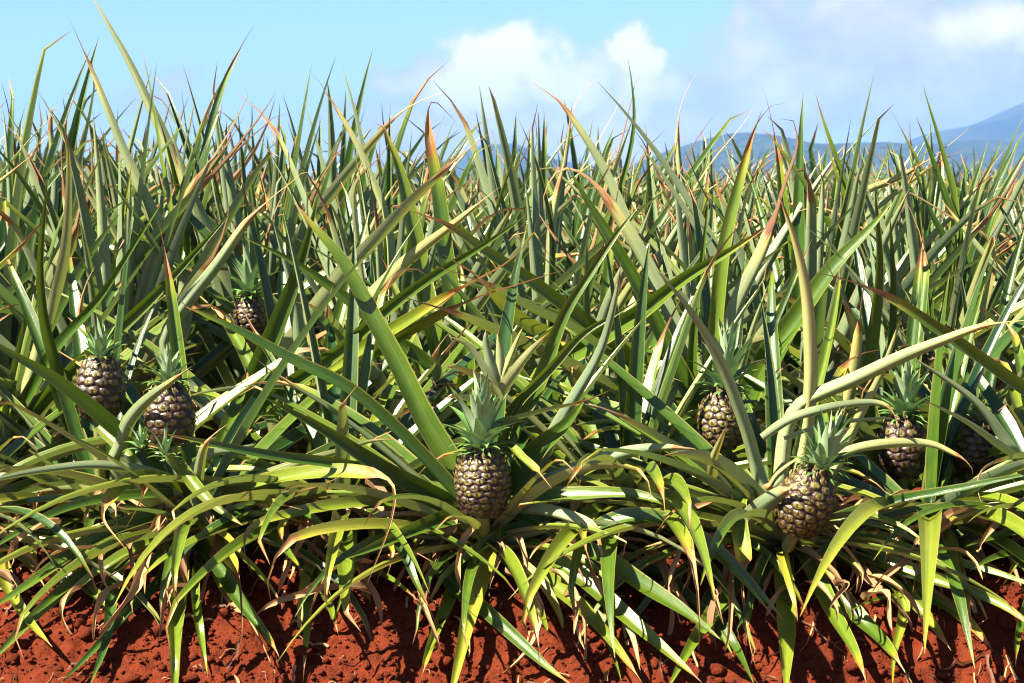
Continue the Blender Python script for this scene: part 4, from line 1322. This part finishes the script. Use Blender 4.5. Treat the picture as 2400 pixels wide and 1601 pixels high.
for k in ('L', '0', '1', '2', '3', 'R', 'a0', 'a1', 'a2'):
    for q in range(22):
        o = PL[k]
        lf = link('dead_leaf', dr.choice(DEAD), o)
        a = -math.pi / 2 + dr.uniform(-1.25, 1.25)
        rad = dr.uniform(.03, .26)
        wx, wy = o.location.x + rad * math.cos(a) * 1.5, o.location.y + rad * math.sin(a)
        wz = bank_z(wx, wy) + dr.uniform(.03, .13)
        lf.location = (wx - o.location.x, wy - o.location.y, wz - o.location.z)
        lf.rotation_euler = (dr.uniform(-.4, .4), dr.uniform(-.2, .3), a + dr.uniform(-.5, .5))
        sc = dr.uniform(.7, 1.15)
        lf.scale = (sc, sc, sc)


def scatter_clods():
    ico_v = []
    bm_v = [(0, 0, 1), (.894, 0, .447), (.276, .851, .447), (-.724, .526, .447), (-.724, -.526, .447), (.276, -.851, .447),
            (.724, .526, -.447), (-.276, .851, -.447), (-.894, 0, -.447), (-.276, -.851, -.447), (.724, -.526, -.447), (0, 0, -1)]
    bm_f = [(0, 1, 2), (0, 2, 3), (0, 3, 4), (0, 4, 5), (0, 5, 1), (1, 6, 2), (2, 7, 3), (3, 8, 4), (4, 9, 5), (5, 10, 1),
            (6, 7, 2), (7, 8, 3), (8, 9, 4), (9, 10, 5), (10, 6, 1), (11, 7, 6), (11, 8, 7), (11, 9, 8), (11, 10, 9), (11, 6, 10)]
    # one level of subdivision
    vv = [Vector(p).normalized() for p in bm_v]
    ff = []
    mid = {}
    def m(a, b):
        k = (min(a, b), max(a, b))
        if k not in mid:
            vv.append(((vv[a] + vv[b]) / 2).normalized()); mid[k] = len(vv) - 1
        return mid[k]
    for a, b, c in bm_f:
        ab, bc, ca = m(a, b), m(b, c), m(c, a)
        ff += [(a, ab, ca), (b, bc, ab), (c, ca, bc), (ab, bc, ca)]
    base = np.array([tuple(p) for p in vv]); ff = np.array(ff)
    Vs, Fs = [], []
    k0 = 0
    for q in range(16000):
        x = dr.uniform(-1.7, 1.7)
        y = dr.uniform(3.8, 4.62)
        u = dr.random()
        r = .0018 + .0034 * u ** 2 if u < .88 else dr.uniform(.004, .009) if u < .972 else dr.uniform(.009, .019)
        sh = np.array([mnoise.noise((p[0] * 1.3 + q, p[1] * 1.3, p[2] * 1.3)) for p in base]) if r > .006 else nrng.uniform(-.3, .3, len(base))
        V = base * (r * (1 + .55 * sh))[:, None] * np.array([dr.uniform(.8, 1.3), dr.uniform(.8, 1.2), dr.uniform(.6, .9)])
        a = dr.uniform(0, 6.28)
        V = np.stack([V[:, 0] * math.cos(a) - V[:, 1] * math.sin(a) + x, V[:, 0] * math.sin(a) + V[:, 1] * math.cos(a) + y, V[:, 2] + bank_detail(x, y) + r * .45], 1)
        Vs.append(V); Fs.append(ff + k0); k0 += len(V)
    o = link('soil_clods', mesh_np('soil_clods', np.concatenate(Vs), np.concatenate(Fs), M_CLOD, True))
    tag(o, 'crumbled red soil clods lying on the bank', 'soil', None, 'stuff')


def scatter_straw():
    Vs, Fs = [], []
    k0 = 0
    for q in range(300):
        x, y = dr.uniform(-1.5, 1.5), dr.uniform(3.85, 4.6)
        L = dr.uniform(.008, .035) if dr.random() < .92 else dr.uniform(.04, .09)
        a = dr.uniform(0, 3.14)
        w = dr.uniform(.0005, .0012)
        n = 5
        bend = dr.uniform(-.5, .5)
        for i in range(n):
            t = i / (n - 1) - .5
            aa = a + bend * t
            cx, cy = x + L * t * math.cos(aa), y + L * t * math.sin(aa)
            cz = bank_detail(cx, cy) + .005 + .004 * math.sin(t * 5 + q)
            for s in (-1, 1):
                Vs.append((cx - s * w * math.sin(aa), cy + s * w * math.cos(aa), cz))
            Vs.append((cx, cy, cz + w * 1.6))
        for i in range(n - 1):
            b = k0 + 3 * i
            for p, s in ((0, 1), (1, 2), (2, 0)):
                Fs.append((b + p, b + s, b + 3 + s, b + 3 + p))
        k0 += 3 * n
    o = link('dry_straw_litter', mesh_np('dry_straw_litter', Vs, np.array(Fs), M_STRAW, True))
    tag(o, 'thin dry straw bits scattered over the red soil', 'straw', None, 'stuff')


def scatter_litter():
    Vs, Fs, Ds, Rs = [], [], [], []
    k0 = 0
    for q in range(190):
        x, y = dr.uniform(-1.5, 1.5), dr.triangular(3.9, 4.6, 4.45)
        L, w = dr.uniform(.025, .11), dr.uniform(.004, .013)
        a = dr.uniform(0, 6.28)
        n = 8
        s = np.linspace(0, 1, n)
        P = np.zeros((n, 3))
        b = dr.uniform(-.7, .7)
        for i in range(n):
            aa = a + b * s[i]
            P[i] = (x + L * (s[i] - .5) * math.cos(aa), y + L * (s[i] - .5) * math.sin(aa), 0)
            P[i, 2] = bank_detail(P[i, 0], P[i, 1]) + .006 + .012 * abs(math.sin(s[i] * dr.uniform(2, 4))) * dr.random()
        T, Wd, N = frame_from(P, a, dr.uniform(-.9, .9) + dr.uniform(-1, 1) * s)
        V, F, D, R = leaf_arrays(P, Wd, N, w * (np.clip(1 - s ** 2, 0, 1) ** .5 + .08), .7 + .4 * np.sin(s * 7), 2, .5, -.3, dr.random(), dr.choice([.1, .3, .55, .8, .95]), 0)
        Vs.append(V); Fs.append(F + k0); Ds.append(D); Rs.append(R); k0 += len(V)
    o = link('dry_leaf_litter', mesh_np('dry_leaf_litter', np.concatenate(Vs), np.concatenate(Fs), M_LEAF, True, np.concatenate(Ds), np.concatenate(Rs)))
    tag(o, 'dry brown leaf scraps littering the red soil', 'leaf litter', None, 'stuff')


scatter_clods()
scatter_straw()
scatter_litter()
